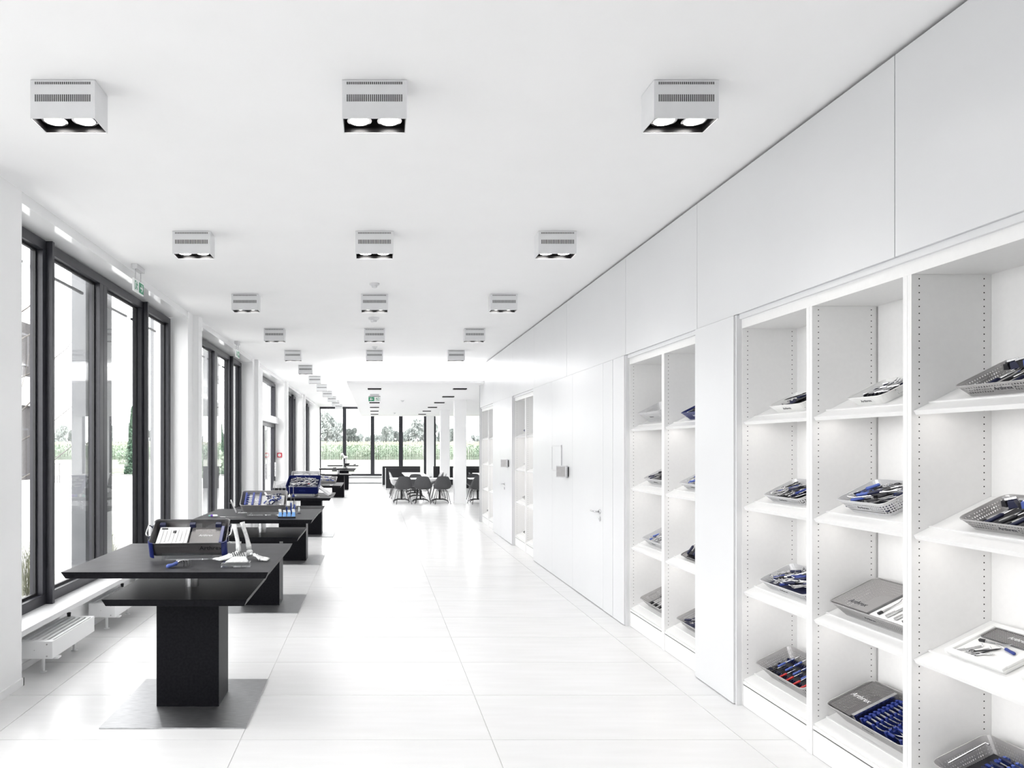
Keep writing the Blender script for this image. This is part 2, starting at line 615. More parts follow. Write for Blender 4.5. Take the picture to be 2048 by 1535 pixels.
# ---- dropped ceiling with light cove
YS0, ZSF = 15.6, 3.16
ds = MB()
ds.box(-0.62, 2.45, YS0, YE - 0.05, ZSF, ZSF + 0.05)
ds.box(2.45, XFAR, YWR, YE - 0.05, ZSF, ZSF + 0.05)
soff = sbuild(ds, 'ceiling_dropped', M_CEIL)
MB().box(-0.50, XFAR - 0.01, YWR + 0.02, YE - 0.05, ZSF + 0.13, CEIL - 0.0).build('ceiling_fascia', M_CEIL, soff)
MB().box(-0.40, XFAR - 0.1, YWR + 0.12, YE - 0.1, ZSF + 0.05, ZSF + 0.13).build('cove_core', M_CEIL, soff)
area_light('cove_light_front', (0.95, YS0 + 0.42, ZSF + 0.07), (PI, 0, 0), 2.9, 0.3, COVE_W)
area_light('cove_light_side', (-0.52, 24.3, ZSF + 0.07), (PI, 0, 0), 0.08, 17.0, COVE_W * 1.5)


# ---- columns
def column(x, y, label):
    t = thing('column', label, 'column', (x, y, 0))
    MB().box(-0.178, 0.178, -0.178, 0.178, 0.0, ZSF).build('shaft', M_WALL, t, bevel=0.004)
    MB().box(-0.186, 0.186, -0.186, 0.186, 0.0, 0.06).build('base_trim', M_WALL, t)


column(2.62, 21.5, 'nearer white square column beside the shell chairs')
column(2.74, 27.3, 'farther white square column in front of the end windows')

# ================================================================== RIGHT WALL
wr = struct('wall_right')
ZH = 2.639
# backing behind the gaps
bk = MB()
bk.box(XR + 0.03, XR + 0.05, 4.75, 5.31, 0, ZH)
bk.box(XR + 0.03, XR + 0.05, 6.84, 10.74, 0, ZH)
bk.box(XR + 0.03, XR + 0.05, 12.41, 14.39, 0, ZH)
bk.box(2.48, 2.50, YB, YWR - 0.15, ZH + 0.012, CEIL)
bk.build('backing', M_DARKGAP, wr)
MB().box(2.5, 3.2, YB, YWR - 0.15, ZH, CEIL - 0.02).build('backing', M_WALL, wr)
# upper panels
seam = [-4.5, -2.74, -0.73, 1.28, 3.297, 5.318, 6.83, 8.92, 10.75, 12.4, 14.4, 16.37]
for a, b in zip(seam[:-1], seam[1:]):
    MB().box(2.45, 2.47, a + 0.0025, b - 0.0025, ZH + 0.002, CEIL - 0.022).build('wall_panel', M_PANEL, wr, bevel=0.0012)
# wall end facing the seating area
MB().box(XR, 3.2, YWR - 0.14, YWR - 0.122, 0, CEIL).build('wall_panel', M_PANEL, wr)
# pilasters / lower fixed panels
ZT = ZH - 0.004
for a, b in ((4.748, 5.32), (6.83, 7.15), (7.155, 7.46), (8.61, 9.6), (9.6, 10.75), (13.55, 14.4)):
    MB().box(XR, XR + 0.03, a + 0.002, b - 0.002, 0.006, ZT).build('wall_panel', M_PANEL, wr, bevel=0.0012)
for a, b in ((4.748, 5.32),):
    MB().box(XR + 0.03, 3.0, a + 0.002, a + 0.02, 0.0, ZT).build('wall_panel', M_PANEL, wr)
    MB().box(XR + 0.03, 3.0, b - 0.02, b - 0.002, 0.0, ZT).build('wall_panel', M_PANEL, wr)


def flush_door(name, a, b, handle_y):
    d = struct(name)
    MB().box(XR, XR + 0.03, a + 0.0025, b - 0.0025, 0.008, ZT).build('door_leaf', M_PANEL, d, bevel=0.0012)
    h = MB()
    h.tube([(XR - 0.002, handle_y, 1.045), (XR - 0.055, handle_y, 1.045), (XR - 0.06, handle_y + 0.02, 1.045), (XR - 0.06, handle_y + 0.13, 1.045)], 0.009, 10)
    h.tube([(XR, handle_y, 1.045), (XR - 0.008, handle_y, 1.045)], 0.026, 16)
    h.build('door_handle', M_STEEL, d, smooth=True)
    k = MB().tube([(XR, handle_y, 0.965), (XR - 0.008, handle_y, 0.965)], 0.026, 16)
    k.tube([(XR - 0.008, handle_y, 0.965), (XR - 0.010, handle_y, 0.965)], 0.009, 10)
    k.build('lock_rosette', M_STEEL, d)


flush_door('door_1', 7.46, 8.61, 7.56)
flush_door('door_2', 12.4, 13.55, 13.1)
# the stretch behind the camera's right
for a, b in ((-4.5, -2.8), (-2.8, -0.9), (-0.9, 1.01)):
    MB().box(XR, XR + 0.03, a + 0.002, b - 0.002, 0.006, ZT).build('wall_panel', M_PANEL, wr)
bk2 = MB().box(XR + 0.03, XR + 0.05, YB, 1.01, 0, ZH)
bk2.build('backing', M_DARKGAP, wr)

# ---- shelf alcoves
SX = 2.483          # front of the cabinets
SXB = 2.853         # back panel
SHZ = [1.915, 1.34, 0.767, 0.178]
TILT = rad(26.6)
DT = 0.052


def alcove(name, label, y0, y1, divs, first_holes=True, gap_bay=None):
    """cabinet: sides, dividers, back, top, plinth and tilted shelves. divs: near faces of the dividers"""
    t = thing(name, label, 'shelving', (0, 0, 0))
    bounds = [y0] + [d for d in divs] + [y1]
    MB().box(SX, SXB + 0.03, y0, y0 + 0.022, 0.0, 2.545).build('side_panel', M_SHELFW, t)
    MB().box(SX, SXB + 0.03, y1 - 0.022, y1, 0.0, 2.545).build('side_panel', M_SHELFW, t)
    MB().box(XR + 0.012, SX - 0.0005, y1 - 0.016, y1 - 0.001, 0.0, ZH - 0.003).build('filler_strip', M_PANEL, t)
    MB().box(XR + 0.012, SX - 0.0005, y0 + 0.001, y0 + 0.016, 0.0, ZH - 0.003).build('filler_strip', M_PANEL, t)
    MB().box(SXB, SXB + 0.008, y0 + 0.022, y1 - 0.022, 0.0, 2.545).build('back_panel', M_SHELFW, t)
    tp = MB().box(SX, SXB + 0.03, y0, y1, 2.545, ZH - 0.003)
    tp.build('top_panel', M_SHELFW, t)
    MB().box(XR + 0.03, 2.51, y0 + 0.017, y1 - 0.017, 2.607, ZH + 0.001).build('header_strip', M_PANEL, t)
    MB().box(SX + 0.006, SX + 0.026, y0 + 0.022, y1 - 0.022, 0.002, 0.140).build('plinth', M_SHELFW, t)
    # horizontal seam shows as a dark line above the plinth
    MB().box(SX + 0.012, SX + 0.03, y0 + 0.022, y1 - 0.022, 0.140, 0.146).build('shadow_gap', M_DARKGAP, t)
    faces = [y1 - 0.022] + list(divs)
    for d in divs:
        MB().box(SX, SXB - 0.0005, d, d + DT / 2 - 0.0006, 0.0, 2.5445).build('divider', M_SHELFW, t)
        MB().box(SX, SXB - 0.0005, d + DT / 2 + 0.0006, d + DT, 0.0, 2.5445).build('divider', M_SHELFW, t)
    # pin holes as shallow dark sockets on the faces one can see
    ho = MB()
    for fy in faces:
        for hx in (SX + 0.036, SXB - 0.034):
            z = 0.22
            while z < 2.53:
                ho.tube([(hx, fy - 0.0004, z), (hx, fy + 0.0002, z)], 0.0034, 6)
                z += 0.032
    o = ho.build('pin_holes', M_DARKGAP, t)
    o['kind'] = 'stuff'
    # bays
    near = [y0 + 0.022] + [d + DT for d in divs]
    farr = list(divs) + [y1 - 0.022]
    ct, st = math.cos(TILT), math.sin(TILT)
    Ls = 0.355 / ct
    for bi, (a, b) in enumerate(zip(near, farr)):
        for si, z in enumerate(SHZ):
            Msh = Matrix.Translation((SX + 0.009, 0, z)) @ Matrix.Rotation(-TILT, 4, 'Y')
            th = 0.022
            s = MB()
            # board cross-section in local x (up the slope) and z
            s.prism([(0, 0), (Ls, 0), (Ls, -th), (0, -th)], 'y', a + 0.001, b - 0.001, 0, Msh)
            sh = s.build('shelf_board', M_SHELFW, t)
            MB().box(0.078, 0.088, a + 0.002, b - 0.002, 0.0, 0.007, 0, Msh).build('shelf_lip', M_SHELFW, sh)
            if si == 3:
                MB().box(SX + 0.004, SX + 0.022, a + 0.001, b - 0.001, 0.149, 0.168).build('shelf_rail', M_SHELFW, t)
            if si < 3:
                area_light('shelf_light', (SX + 0.09, (a + b) / 2, z + 0.012), (0, rad(-4), 0), 0.03, (b - a) * 0.8, SHELF_W, (1.0, 0.965, 0.93))
    if gap_bay is not None:
        a = farr[gap_bay]
        MB().box(SXB - 0.005, SXB - 0.001, a - 0.006, a - 0.001, 0.16, 2.54).build('corner_gap', M_TRAYG, t)
    return list(zip(near, farr))


A = alcove('shelf_alcove', 'nearest white shelving alcove at right with sloping tray shelves', 1.03, 4.748, [1.765, 2.501, 3.237, 3.972], gap_bay=3)
B = alcove('shelf_alcove', 'second white shelving alcove, between the flush door and first pilaster', 5.32, 6.83, [6.0])
Cc = alcove('shelf_alcove', 'third white shelving alcove, between the two flush doors', 10.75, 12.4, [11.5])
Dd = alcove('shelf_alcove', 'farthest narrow white shelving alcove at the end of the panelled wall', 14.4, 16.2, [15.25])


# ================================================================== LAMPS
def lamp_proto():
    w, d, h = 0.329, 0.171, 0.198
    r = bpy.data.objects.new('ceiling_spotlight', None)
    C.objects.link(r)
    body = MB()
    t = 0.004
    # casing with open underside; origin at ceiling, centre of the FRONT face at y=0
    body.box(-w / 2, -w / 2 + t, 0, d, -h, -0.002)
    body.box(w / 2 - t, w / 2, 0, d, -h, -0.002)
    body.box(-w / 2 + t, w / 2 - t, 0, t, -h, -0.002)
    body.box(-w / 2 + t, w / 2 - t, d - t, d, -h, -0.002)
    b = body.build('casing', M_LAMPGREY, r)
    sl = MB()
    n = 29
    for k in range(n):
        x = (-0.5 + (k + 0.5) / n) * (w * 0.87)
        sl.box(x - 0.0026, x + 0.0026, -0.0006, 0.001, -0.112, -0.076)
        sl.box(x - 0.0026, x + 0.0026, -0.0006, 0.001, -0.025, -0.012)
        sl.box(x - 0.0026, x + 0.0026, d - 0.001, d + 0.0006, -0.112, -0.076)
    s = sl.build('vent_slots', M_LAMPBLACK, r)
    s['kind'] = 'stuff'
    inn = MB().box(-w / 2 + t, w / 2 - t, t, d - t, -0.13, -0.126)
    inn.box(-w / 2 + t, -w / 2 + t + 0.003, t, d - t, -h + 0.004, -0.13)
    inn.box(w / 2 - t - 0.003, w / 2 - t, t, d - t, -h + 0.004, -0.13)
    inn.box(-w / 2 + t, w / 2 - t, t, t + 0.003, -h + 0.004, -0.13)
    inn.box(-w / 2 + t, w / 2 - t, d - t - 0.003, d - t, -h + 0.004, -0.13)
    inn.build('inner_housing', M_LAMPBLACK, r)
    for sx in (-0.078, 0.078):
        hd = MB()
        hd.tube([(sx, d / 2, -0.128), (sx, d / 2, -0.165)], [0.045, 0.062], 24)
        h_ = hd.build('lamp_head', [M_LAMPBLACK], r, smooth=False)
        rg = MB().tube([(sx, d / 2, -0.163), (sx, d / 2, -0.172)], [0.060, 0.064], 24)
        rg.build('reflector_ring', M_REFL, h_)
        bl = MB().tube([(sx, d / 2, -0.1721), (sx, d / 2, -0.1735), (sx, d / 2, -0.176)], [0.052, 0.050, 0.03], 24)
        bl.build('bulb', M_BULB, h_)
    return r


SPOT = bpy.data.lights.new('downlight', 'SPOT')
SPOT.energy = LAMP_W * 6
SPOT.spot_size = rad(125)
SPOT.spot_blend = 0.9
SPOT.shadow_soft_size = 0.06
SPOT.color = (1.0, 0.985, 0.965)
lp = lamp_proto()
firstlamp = True
ordn = ['nearest', 'second', 'third', 'fourth', 'fifth', 'sixth', 'seventh', 'eighth', 'ninth', 'tenth', 'eleventh', 'twelfth']


def place_lamp(x, k, row):
    global firstlamp
    o = lp if firstlamp else copy_tree(lp)
    firstlamp = False
    y = 3.557 + 2.5 * k
    o.location = (x, y, CEIL)
    tag(o, 'grey twin spotlight box with slotted front, %s of the %s ceiling row' % (ordn[k], row), 'ceiling light', 'twin spotlight boxes on the ceiling')
    l = bpy.data.objects.new('downlight', SPOT)
    l.location = (x, y + 0.085, CEIL - 0.20)
    C.objects.link(l)


for k in range(12):
    place_lamp(-1.585, k, 'left')
for k in range(5):
    place_lamp(0.0, k, 'middle')
    place_lamp(1.585, k, 'right')
# lamps the hall also has behind the photographer: light only is needed there
for yb in (1.057, -1.443):
    for xx in (-1.585, 1.585):
        l = bpy.data.objects.new('downlight', SPOT)
        l.location = (xx, yb, CEIL - 0.20)
        C.objects.link(l)

# recessed slots in the dropped ceiling
SLOT = bpy.data.lights.new('slot_light', 'SPOT')
SLOT.energy = 60
SLOT.spot_size = rad(120)
SLOT.spot_blend = 0.9
SLOT.shadow_soft_size = 0.05
for row, x in (('left', 0.0), ('right', 2.08)):
    for k in range(6):
        y = 17.07 + 2.7 * k
        t = thing('recessed_light', 'black recessed slot light, %s of the %s row in the dropped ceiling' % (ordn[k], row), 'ceiling light', (x, y, ZSF), group='recessed slot lights')
        fr_ = MB().box(-0.165, 0.165, -0.085, 0.085, -0.004, 0.0)
        fr_.box(-0.165, 0.165, -0.085, -0.077, -0.028, -0.004)
        fr_.box(-0.165, 0.165, 0.077, 0.085, -0.028, -0.004)
        fr_.box(-0.165, -0.157, -0.077, 0.077, -0.028, -0.004)
        fr_.box(0.157, 0.165, -0.077, 0.077, -0.028, -0.004)
        fr_.build('trim_frame', M_LAMPBLACK, t)
        for s in (-1, 1):
            MB().tube([(s * 0.08, 0, -0.004), (s * 0.08, 0, -0.0055)], 0.03, 16).build('lens', M_BULB, t)
        l = bpy.data.objects.new('slot_light', SLOT)
        l.location = (x, y, ZSF - 0.04)
        C.objects.link(l)
for y in (19, 24, 29):
    l = bpy.data.objects.new('slot_light', SLOT)
    l.location = (5.2, y, ZSF - 0.02)
    C.objects.link(l)


# smoke detectors
def detector(x, y, z, label, s=1.0):
    t = thing('smoke_detector', label, 'smoke detector', (x, y, z))
    MB().tube([(0, 0, 0), (0, 0, -0.012 * s), (0, 0, -0.022 * s)], [0.058 * s, 0.058 * s, 0.045 * s], 24).build('base', M_PANEL, t)
    MB().tube([(0, 0, -0.022 * s), (0, 0, -0.045 * s), (0, 0, -0.05 * s)], [0.032 * s, 0.03 * s, 0.02 * s], 20).build('sensor_head', M_PANEL, t)


detector(0.0, 8.02, CEIL, 'white round smoke detector between second and third middle spotlights')
detector(-0.01, 10.15, CEIL, 'white round smoke detector behind third middle spotlight', 1.4)
detector(0.0, 13.1, CEIL, 'white round smoke detector under the fifth middle spotlight')
detector(0.86, 21.5, ZSF, 'small round detector on the dropped ceiling right of exit sign')
detector(0.85, 29.5, ZSF, 'small round detector at the far end of the dropped ceiling')


# ---- exit signs
def exit_sign(loc, rz, label, w=0.30, h=0.13, flip=False, drop=0.15):
    t = thing('exit_sign', label, 'sign', loc, (0, 0, rz))
    MB().box(-w / 2, w / 2, -0.008, 0.008, -h, 0).build('sign_plate', M_SIGNW, t, bevel=0.002)
    f = -1 if flip else 1
    g = MB()
    g.box(*sorted((f * 0.005, f * (w / 2 - 0.01))), -0.0105, -0.008, -h + 0.012, -0.012)
    g.build('green_field', M_GREEN, t)
    a = MB()
    cx, cz = f * (w / 4), -h / 2
    pts = [(-0.045, 0.011), (0.0, 0.011), (-0.012, 0.03), (0.012, 0.03), (0.045, 0.0), (0.012, -0.03), (-0.012, -0.03), (0.0, -0.011), (-0.045, -0.011)]
    # arrow: shaft, upper and lower barb
    for quad in ([(-0.042, 0.009), (0.03, 0.009), (0.03, -0.009), (-0.042, -0.009)],
                 [(0.044, 0.0), (0.012, 0.036), (-0.006, 0.036), (0.026, 0.0)],
                 [(0.044, 0.0), (0.026, 0.0), (-0.006, -0.036), (0.012, -0.036)]):
        q = [(cx + f * p[0], cz + p[1]) for p in quad]
        a.prism(q, 'y', -0.0125, -0.0105)
    a.build('arrow', M_INKW, t)
    # running figure and doorway, green on white
    m = MB()
    ox = -f * 0.065
    y0, y1 = -0.0100, -0.0078
    def P(q):
        m.prism([(ox + f * p[0], cz + p[1]) for p in q], 'y', y0, y1)
    P([(-0.055, 0.045), (-0.045, 0.045), (-0.045, -0.045), (-0.055, -0.045)])
    P([(-0.045, 0.045), (-0.018, 0.045), (-0.018, 0.037), (-0.045, 0.037)])
    P([(0.0, 0.042), (0.012, 0.042), (0.012, 0.030), (0.0, 0.030)])
    P([(-0.012, 0.026), (0.010, 0.026), (0.000, -0.006), (-0.014, -0.006)])
    P([(0.010, 0.026), (0.032, 0.008), (0.028, 0.002), (0.006, 0.016)])
    P([(-0.014, -0.006), (0.0, -0.006), (-0.020, -0.042), (-0.034, -0.042)])
    P([(-0.006, -0.006), (0.004, -0.010), (0.024, -0.024), (0.018, -0.042), (0.008, -0.038), (0.010, -0.024)])
    m.build('pictogram', M_GREEN, t)
    MB().box(-0.12, 0.12, -0.03, 0.03, drop - 0.045, drop).build('ceiling_mount', M_TRAYL if drop < 0.2 else M_PANEL, t)
    for s in (-0.08, 0.08):
        MB().box(s - 0.005, s + 0.005, -0.004, 0.004, 0, drop - 0.045).build('hanger', M_STEEL, t)
    return t


exit_sign((-2.45, 7.255, 3.463), rad(90), 'green exit sign with arrow beside the nearest windows', flip=False, drop=0.148)
exit_sign((-2.45, 12.5, 3.463), rad(90), 'exit sign beside the second window bay', flip=False, drop=0.148)
exit_sign((0.0, 18.9, 3.16 - 0.07), 0, 'green exit sign with left arrow hanging from the dropped ceiling', w=0.34, h=0.135, flip=True, drop=0.069)

# fire alarm on the reveal by the glass door
t = thing('fire_alarm_box', 'small red fire alarm box on the white pillar by glass door', 'alarm', (-2.70, 19.938, 1.50))
MB().box(-0.065, 0.065, -0.05, 0, -0.065, 0.065).build('alarm_case', M_ALARM, t, bevel=0.004)
MB().box(-0.036, 0.036, -0.053, -0.05, -0.036, 0.036).build('alarm_plate', M_SIGNW, t)
MB().tube([(0, -0.053, 0), (0, -0.060, 0)], 0.013, 14).build('alarm_button', M_BLACK, t)

# wall tablet, intercom devices
t = thing('wall_panel_frame', 'thin white framed notice board on wall beside the flush door', 'notice board', (XR, 9.33, 1.60))
fm = MB()
fm.box(-0.014, -0.001, -0.24, 0.24, 0.145, 0.165)
fm.box(-0.014, -0.001, -0.24, 0.24, -0.185, -0.165)
fm.box(-0.014, -0.001, -0.24, -0.225, -0.165, 0.145)
fm.box(-0.014, -0.001, 0.225, 0.24, -0.165, 0.145)
fm.build('frame', M_TRAYL, t)
MB().box(-0.009, -0.001, -0.225, 0.225, -0.165, 0.145).build('board', M_PANEL, t)


def device(y, z, label):
    t = thing('door_intercom', label, 'intercom', (XR, y, z))
    MB().box(-0.05, -0.001, -0.05, 0.05, -0.06, 0.06).build('wall_bracket', M_BLACK, t)
    e = bpy.data.objects.new('screen_unit', None)
    Mx = Matrix.Translation((-0.055, 0.02, 0)) @ Matrix.Rotation(rad(22), 4, 'Z')
    MB().box(-0.03, 0.0, -0.10, 0.10, -0.075, 0.075, 0, Mx).build('screen_unit', M_TRAYL, t, bevel=0.003)
    MB().box(-0.032, -0.03, -0.085, 0.085, -0.062, 0.062, 0, Mx).build('screen', M_TRAYG, t)


device(8.83, 1.43, 'grey tilting touch panel beside the notice board')
device(12.75, 1.44, 'small grey tilting touch panel beside far flush door')


# ================================================================== RADIATORS
def radiator(y0, L, label):
    t = thing('convector', label, 'radiator', (-2.575, y0, 0.135))
    wx = 0.125
    hh = 0.132
    b = MB()
    b.box(-wx, wx, 0, 0.006, 0, hh)
    b.box(-wx, wx, L - 0.006, L, 0, hh)
    b.box(wx - 0.006, wx, 0.006, L - 0.006, 0, hh)
    b.box(-wx, -wx + 0.006, 0.006, L - 0.006, 0, hh)
    b.box(-wx + 0.006, wx - 0.006, 0.006, L - 0.006, 0.02, 0.03)
    b.build('casing', M_RADW, t, bevel=0.0015)
    for k in range(5):
        x = -wx + 0.03 + k * 0.046
        MB().box(x - 0.012, x + 0.012, 0.03, L - 0.03, hh - 0.012, hh - 0.002).build('grille_bar', M_RADW, t)
    MB().box(-wx + 0.006, wx - 0.006, 0.006, 0.05, hh - 0.008, hh).build('top_plate', M_RADW, t)
    MB().box(-wx + 0.006, wx - 0.006, L - 0.05, L - 0.006, hh - 0.008, hh).build('top_plate', M_RADW, t)
    for k in range(3):
        MB().tube([(-0.07 + 0.06 * k, 0.01, 0.07), (-0.07 + 0.06 * k, L - 0.01, 0.07)], 0.014, 8).build('heating_tube', M_TRAYL, t)
    MB().box(wx - 0.09, wx + 0.025, 0.04, 0.1, -0.012, 0).build('bracket', M_RADW, t)
    for (x, z) in ((0.085, 0.11), (0.085, 0.02), (-0.01, 0.065)):
        MB().tube([(x, 0, z), (x, -0.004, z)], 0.006 if x > 0 else 0.003, 10).build('screw', M_TRAYG, t)
    for yy in (0.12, L - 0.12):
        MB().tube([(0, yy, -0.134), (0, yy, -0.128), (0, yy, 0.0)], [0.03, 0.014, 0.014], 10).build('leg', M_RADW, t)
    v = MB()
    v.tube([(-wx + 0.035, L - 0.02, hh - 0.003), (-wx + 0.035, L - 0.02, hh + 0.035)], [0.014, 0.018], 10)
    v.build('valve', M_BLACK, t)
    return t


n = 0
for ci, (c, nm) in enumerate(((7.29, 'nearest'), (12.45, 'second'))):
    for k in range(3):
        y0 = c - 1.97 + 1.29 * k
        radiator(y0, 0.805, 'low white convector radiator under the %s window bay, %s of three' % (nm, ['first', 'middle', 'farthest'][k]))


# ================================================================== DISPLAY TABLES
TX, TW = -1.252, 1.237
TZ = 1.0


def display_table(yf, label):
    t = thing('display_table', label, 'table', (TX, yf + 0.62, 0), group='black pedestal display tables by the windows')
    MB().frus((-0.455, 0.455, -0.455, 0.455), (-0.455, 0.455, -0.455, 0.455), 0.0, 0.008).build('base_plate', M_STEELBASE, t, bevel=0.0012)
    MB().box(-0.209, 0.209, -0.10, 0.20, 0.008, 0.748).build('pedestal', M_BLACKWOOD, t, bevel=0.0015)
    hw = 0.455
    MB().frus((-hw + 0.02, hw - 0.02, -0.40, 0.50 - 0.02), (-hw, hw, -0.42, 0.50), 0.748, 0.793).build('lower_shelf', M_BLACKWOOD, t, bevel=0.001)
    MB().tube([(0, 0.02, 0.793), (0, 0.02, TZ - 0.042)], 0.044, 24).build('steel_tube', M_STEEL, t, smooth=False)
    w = TW / 2
    tb = MB().frus((-w + 0.02, w - 0.02, -w + 0.02, w - 0.02), (-w, w, -w, w), TZ - 0.042, TZ)
    tb.m = [1, 0, 1, 1, 1, 1]
    tb.build('tabletop', [M_SLATE, M_BLACKWOOD], t, bevel=0.001)
    return t


TY = [4.17, 7.16, 10.15, 13.3, 23.5, 27.7]
TN = ['first', 'second', 'third', 'fourth', 'fifth', 'sixth and farthest']
for yf, nm in zip(TY, TN):
    display_table(yf, 'black pedestal display table on steel plate, %s from the camera' % nm)


# ================================================================== TRAYS AND INSTRUMENTS
def rrect(hx, hy, r, n=5):
    pts = []
    for (cx, cy, a0) in ((hx - r, -hy + r, -PI / 2), (hx - r, hy - r, 0), (-hx + r, hy - r, PI / 2), (-hx + r, -hy + r, PI)):
        for i in range(n):
            a = a0 + PI / 2 * i / (n - 1)
            pts.append((cx + r * math.cos(a), cy + r * math.sin(a)))
    return pts


def basket_mesh(L, D, h, taper, r=0.035, solid=(0.18, 0.85), perforate=True):
    """open tray: base centred on the origin at z=0. slots: 0 solid, 1 perforated"""
    def ring(f, inset=0.0):
        hx = L / 2 - taper * (1 - f) - inset
        hy = D / 2 - taper * (1 - f) - inset
        return [(p[0], p[1], h * f) for p in rrect(hx, hy, r)]
    fr = [0.0, solid[0], solid[1], 1.0]
    me_v, me_f, me_m, me_uv = [], [], [], []

    def addwall(inset, flip):
        rings = [ring(f, inset) for f in fr]
        n = len(rings[0])
        base = len(me_v)
        for rg in rings:
            me_v.extend(rg)
        per = [0.0]
        for i in range(n):
            a, b = rings[-1][i], rings[-1][(i + 1) % n]
            per.append(per[-1] + math.dist(a, b))
        for j in range(3):
            for i in range(n):
                i2 = (i + 1) % n
                f = (base + j * n + i, base + j * n + i2, base + (j + 1) * n + i2, base + (j + 1) * n + i)
                uv = ((per[i], fr[j] * h), (per[i + 1], fr[j] * h), (per[i + 1], fr[j + 1] * h), (per[i], fr[j + 1] * h))
                if flip:
                    f, uv = f[::-1], uv[::-1]
                me_f.append(f)
                me_uv.extend(uv)
                me_m.append(1 if (j == 1 and perforate) else 0)
        return base, n
    b0, n = addwall(0.0, False)
    b1, _ = addwall(0.0018, True)
    # rim
    for i in range(n):
        i2 = (i + 1) % n
        me_f.append((b0 + 3 * n + i, b0 + 3 * n + i2, b1 + 3 * n + i2, b1 + 3 * n + i))
        me_m.append(0)
        me_uv.extend(((0, 0),) * 4)
    # base plates
    for (b, rev, z) in ((b0, True, 0.0), (b1, False, 0.002)):
        idx = [b + i for i in range(n)]
        if rev:
            idx = idx[::-1]
        me_f.append(tuple(idx))
        me_m.append(0)
        me_uv.extend([(me_v[i][0], me_v[i][1]) for i in idx])
    return me_v, me_f, me_m, me_uv


def basket(parent, L, D, h, taper, ms, mp, perforate=True, rim=True, solid=(0.18, 0.85), name='basket_body', r=0.035, M0=None):
    v, f, m, uv = basket_mesh(L, D, h, taper, r, solid, perforate)
    me = bpy.data.meshes.new(name)
    if M0 is not None:
        v = [tuple(M0 @ Vector(p)) for p in v]
    me.from_pydata(v, [], f)
    me.materials.append(ms)
    me.materials.append(mp)
    me.polygons.foreach_set('material_index', m)
    ul = me.uv_layers.new(name='UVMap')
    ul.data.foreach_set('uv', [c for p in uv for c in p])
    me.update()
    o = link(name, me, parent)
    if rim:
        pts = [(p[0], p[1], h) for p in rrect(L / 2, D / 2, r)]
        pts = [tuple(M0 @ Vector(p)) for p in pts] if M0 is not None else pts
        MB().tube(pts + [pts[0], pts[1]], 0.0028, 6, cap=False).build('rim', ms, parent, smooth=True)
    return o


def uvbox(name, x0, x1, y0, y1, z0, z1, ms, mp, parent, M0=None):
    """plate with perforated top"""
    vs = [(x0, y0, z0), (x1, y0, z0), (x1, y1, z0), (x0, y1, z0), (x0, y0, z1), (x1, y0, z1), (x1, y1, z1), (x0, y1, z1)]
    fs = [(4, 5, 6, 7), (0, 1, 5, 4), (1, 2, 6, 5), (2, 3, 7, 6), (3, 0, 4, 7)]
    if M0 is not None:
        v2 = [tuple(M0 @ Vector(p)) for p in vs]
    else:
        v2 = vs
    me = bpy.data.meshes.new(name)
    me.from_pydata(v2, [], fs)
    me.materials.append(ms)
    me.materials.append(mp)
    me.polygons.foreach_set('material_index', [1, 0, 0, 0, 0])
    ul = me.uv_layers.new(name='UVMap')
    ul.data.foreach_set('uv', [c for f in fs for i in f for c in vs[i][:2]])
    return link(name, me, parent)


# instrument meshes, length along +x from the origin, lying on z=0
def ins_driver(grip, ln=0.2):
    b = MB()
    g = ln * 0.45
    b.tube([(0, 0, 0.010), (0.006, 0, 0.010), (g * 0.5, 0, 0.010), (g * 0.9, 0, 0.010), (g, 0, 0.010)], [0.006, 0.0100, 0.0085, 0.010, 0.005], 8, 0)
    b.tube([(g, 0, 0.010), (ln * 0.9, 0, 0.010), (ln, 0, 0.010)], [0.0035, 0.003, 0.0015], 6, 1)
    return b.mesh('driver', [grip, M_STEEL], True)


def ins_forceps(ln=0.17, m=M_STEEL):
    b = MB()
    for s in (-1, 1):
        b.tube([(0.03, s * 0.020, 0.006), (ln * 0.45, s * 0.012, 0.007), (ln * 0.65, 0, 0.008), (ln * 0.85, -s * 0.005, 0.008), (ln, -s * 0.001, 0.008)], [0.0035, 0.004, 0.005, 0.003, 0.0015], 6, 0)
        ring = [(0.015 + 0.015 * math.cos(2 * PI * k / 10), s * 0.026 + 0.011 * math.sin(2 * PI * k / 10), 0.006) for k in range(12)]
        b.tube(ring, 0.003, 5, 0, cap=False)
    return b.mesh('forceps', [m], True)


def ins_rod(ln=0.19, m=None):
    b = MB()
    b.tube([(0, 0, 0.006), (ln * 0.3, 0, 0.006), (ln * 0.5, 0, 0.006), (ln * 0.8, 0, 0.008), (ln * 0.93, 0, 0.014), (ln, 0, 0.022)], [0.005, 0.006, 0.004, 0.0035, 0.003, 0.002], 6, 0)
    b.box(-0.002, ln * 0.16, -0.008, 0.008, 0.0, 0.013, 1)
    return b.mesh('rasp', [M_STEEL, m or M_BLACK], False)


def ins_block(m, ln=0.045):
    b = MB()
    b.frus((0, ln, -0.012, 0.012), (0.004, ln - 0.004, -0.009, 0.009), 0, 0.022)
    b.tube([(ln * 0.5, -0.016, 0.026), (ln * 0.5, 0.016, 0.026)], 0.006, 6, 1)
    return b.mesh('clip', [m, M_STEEL], False)


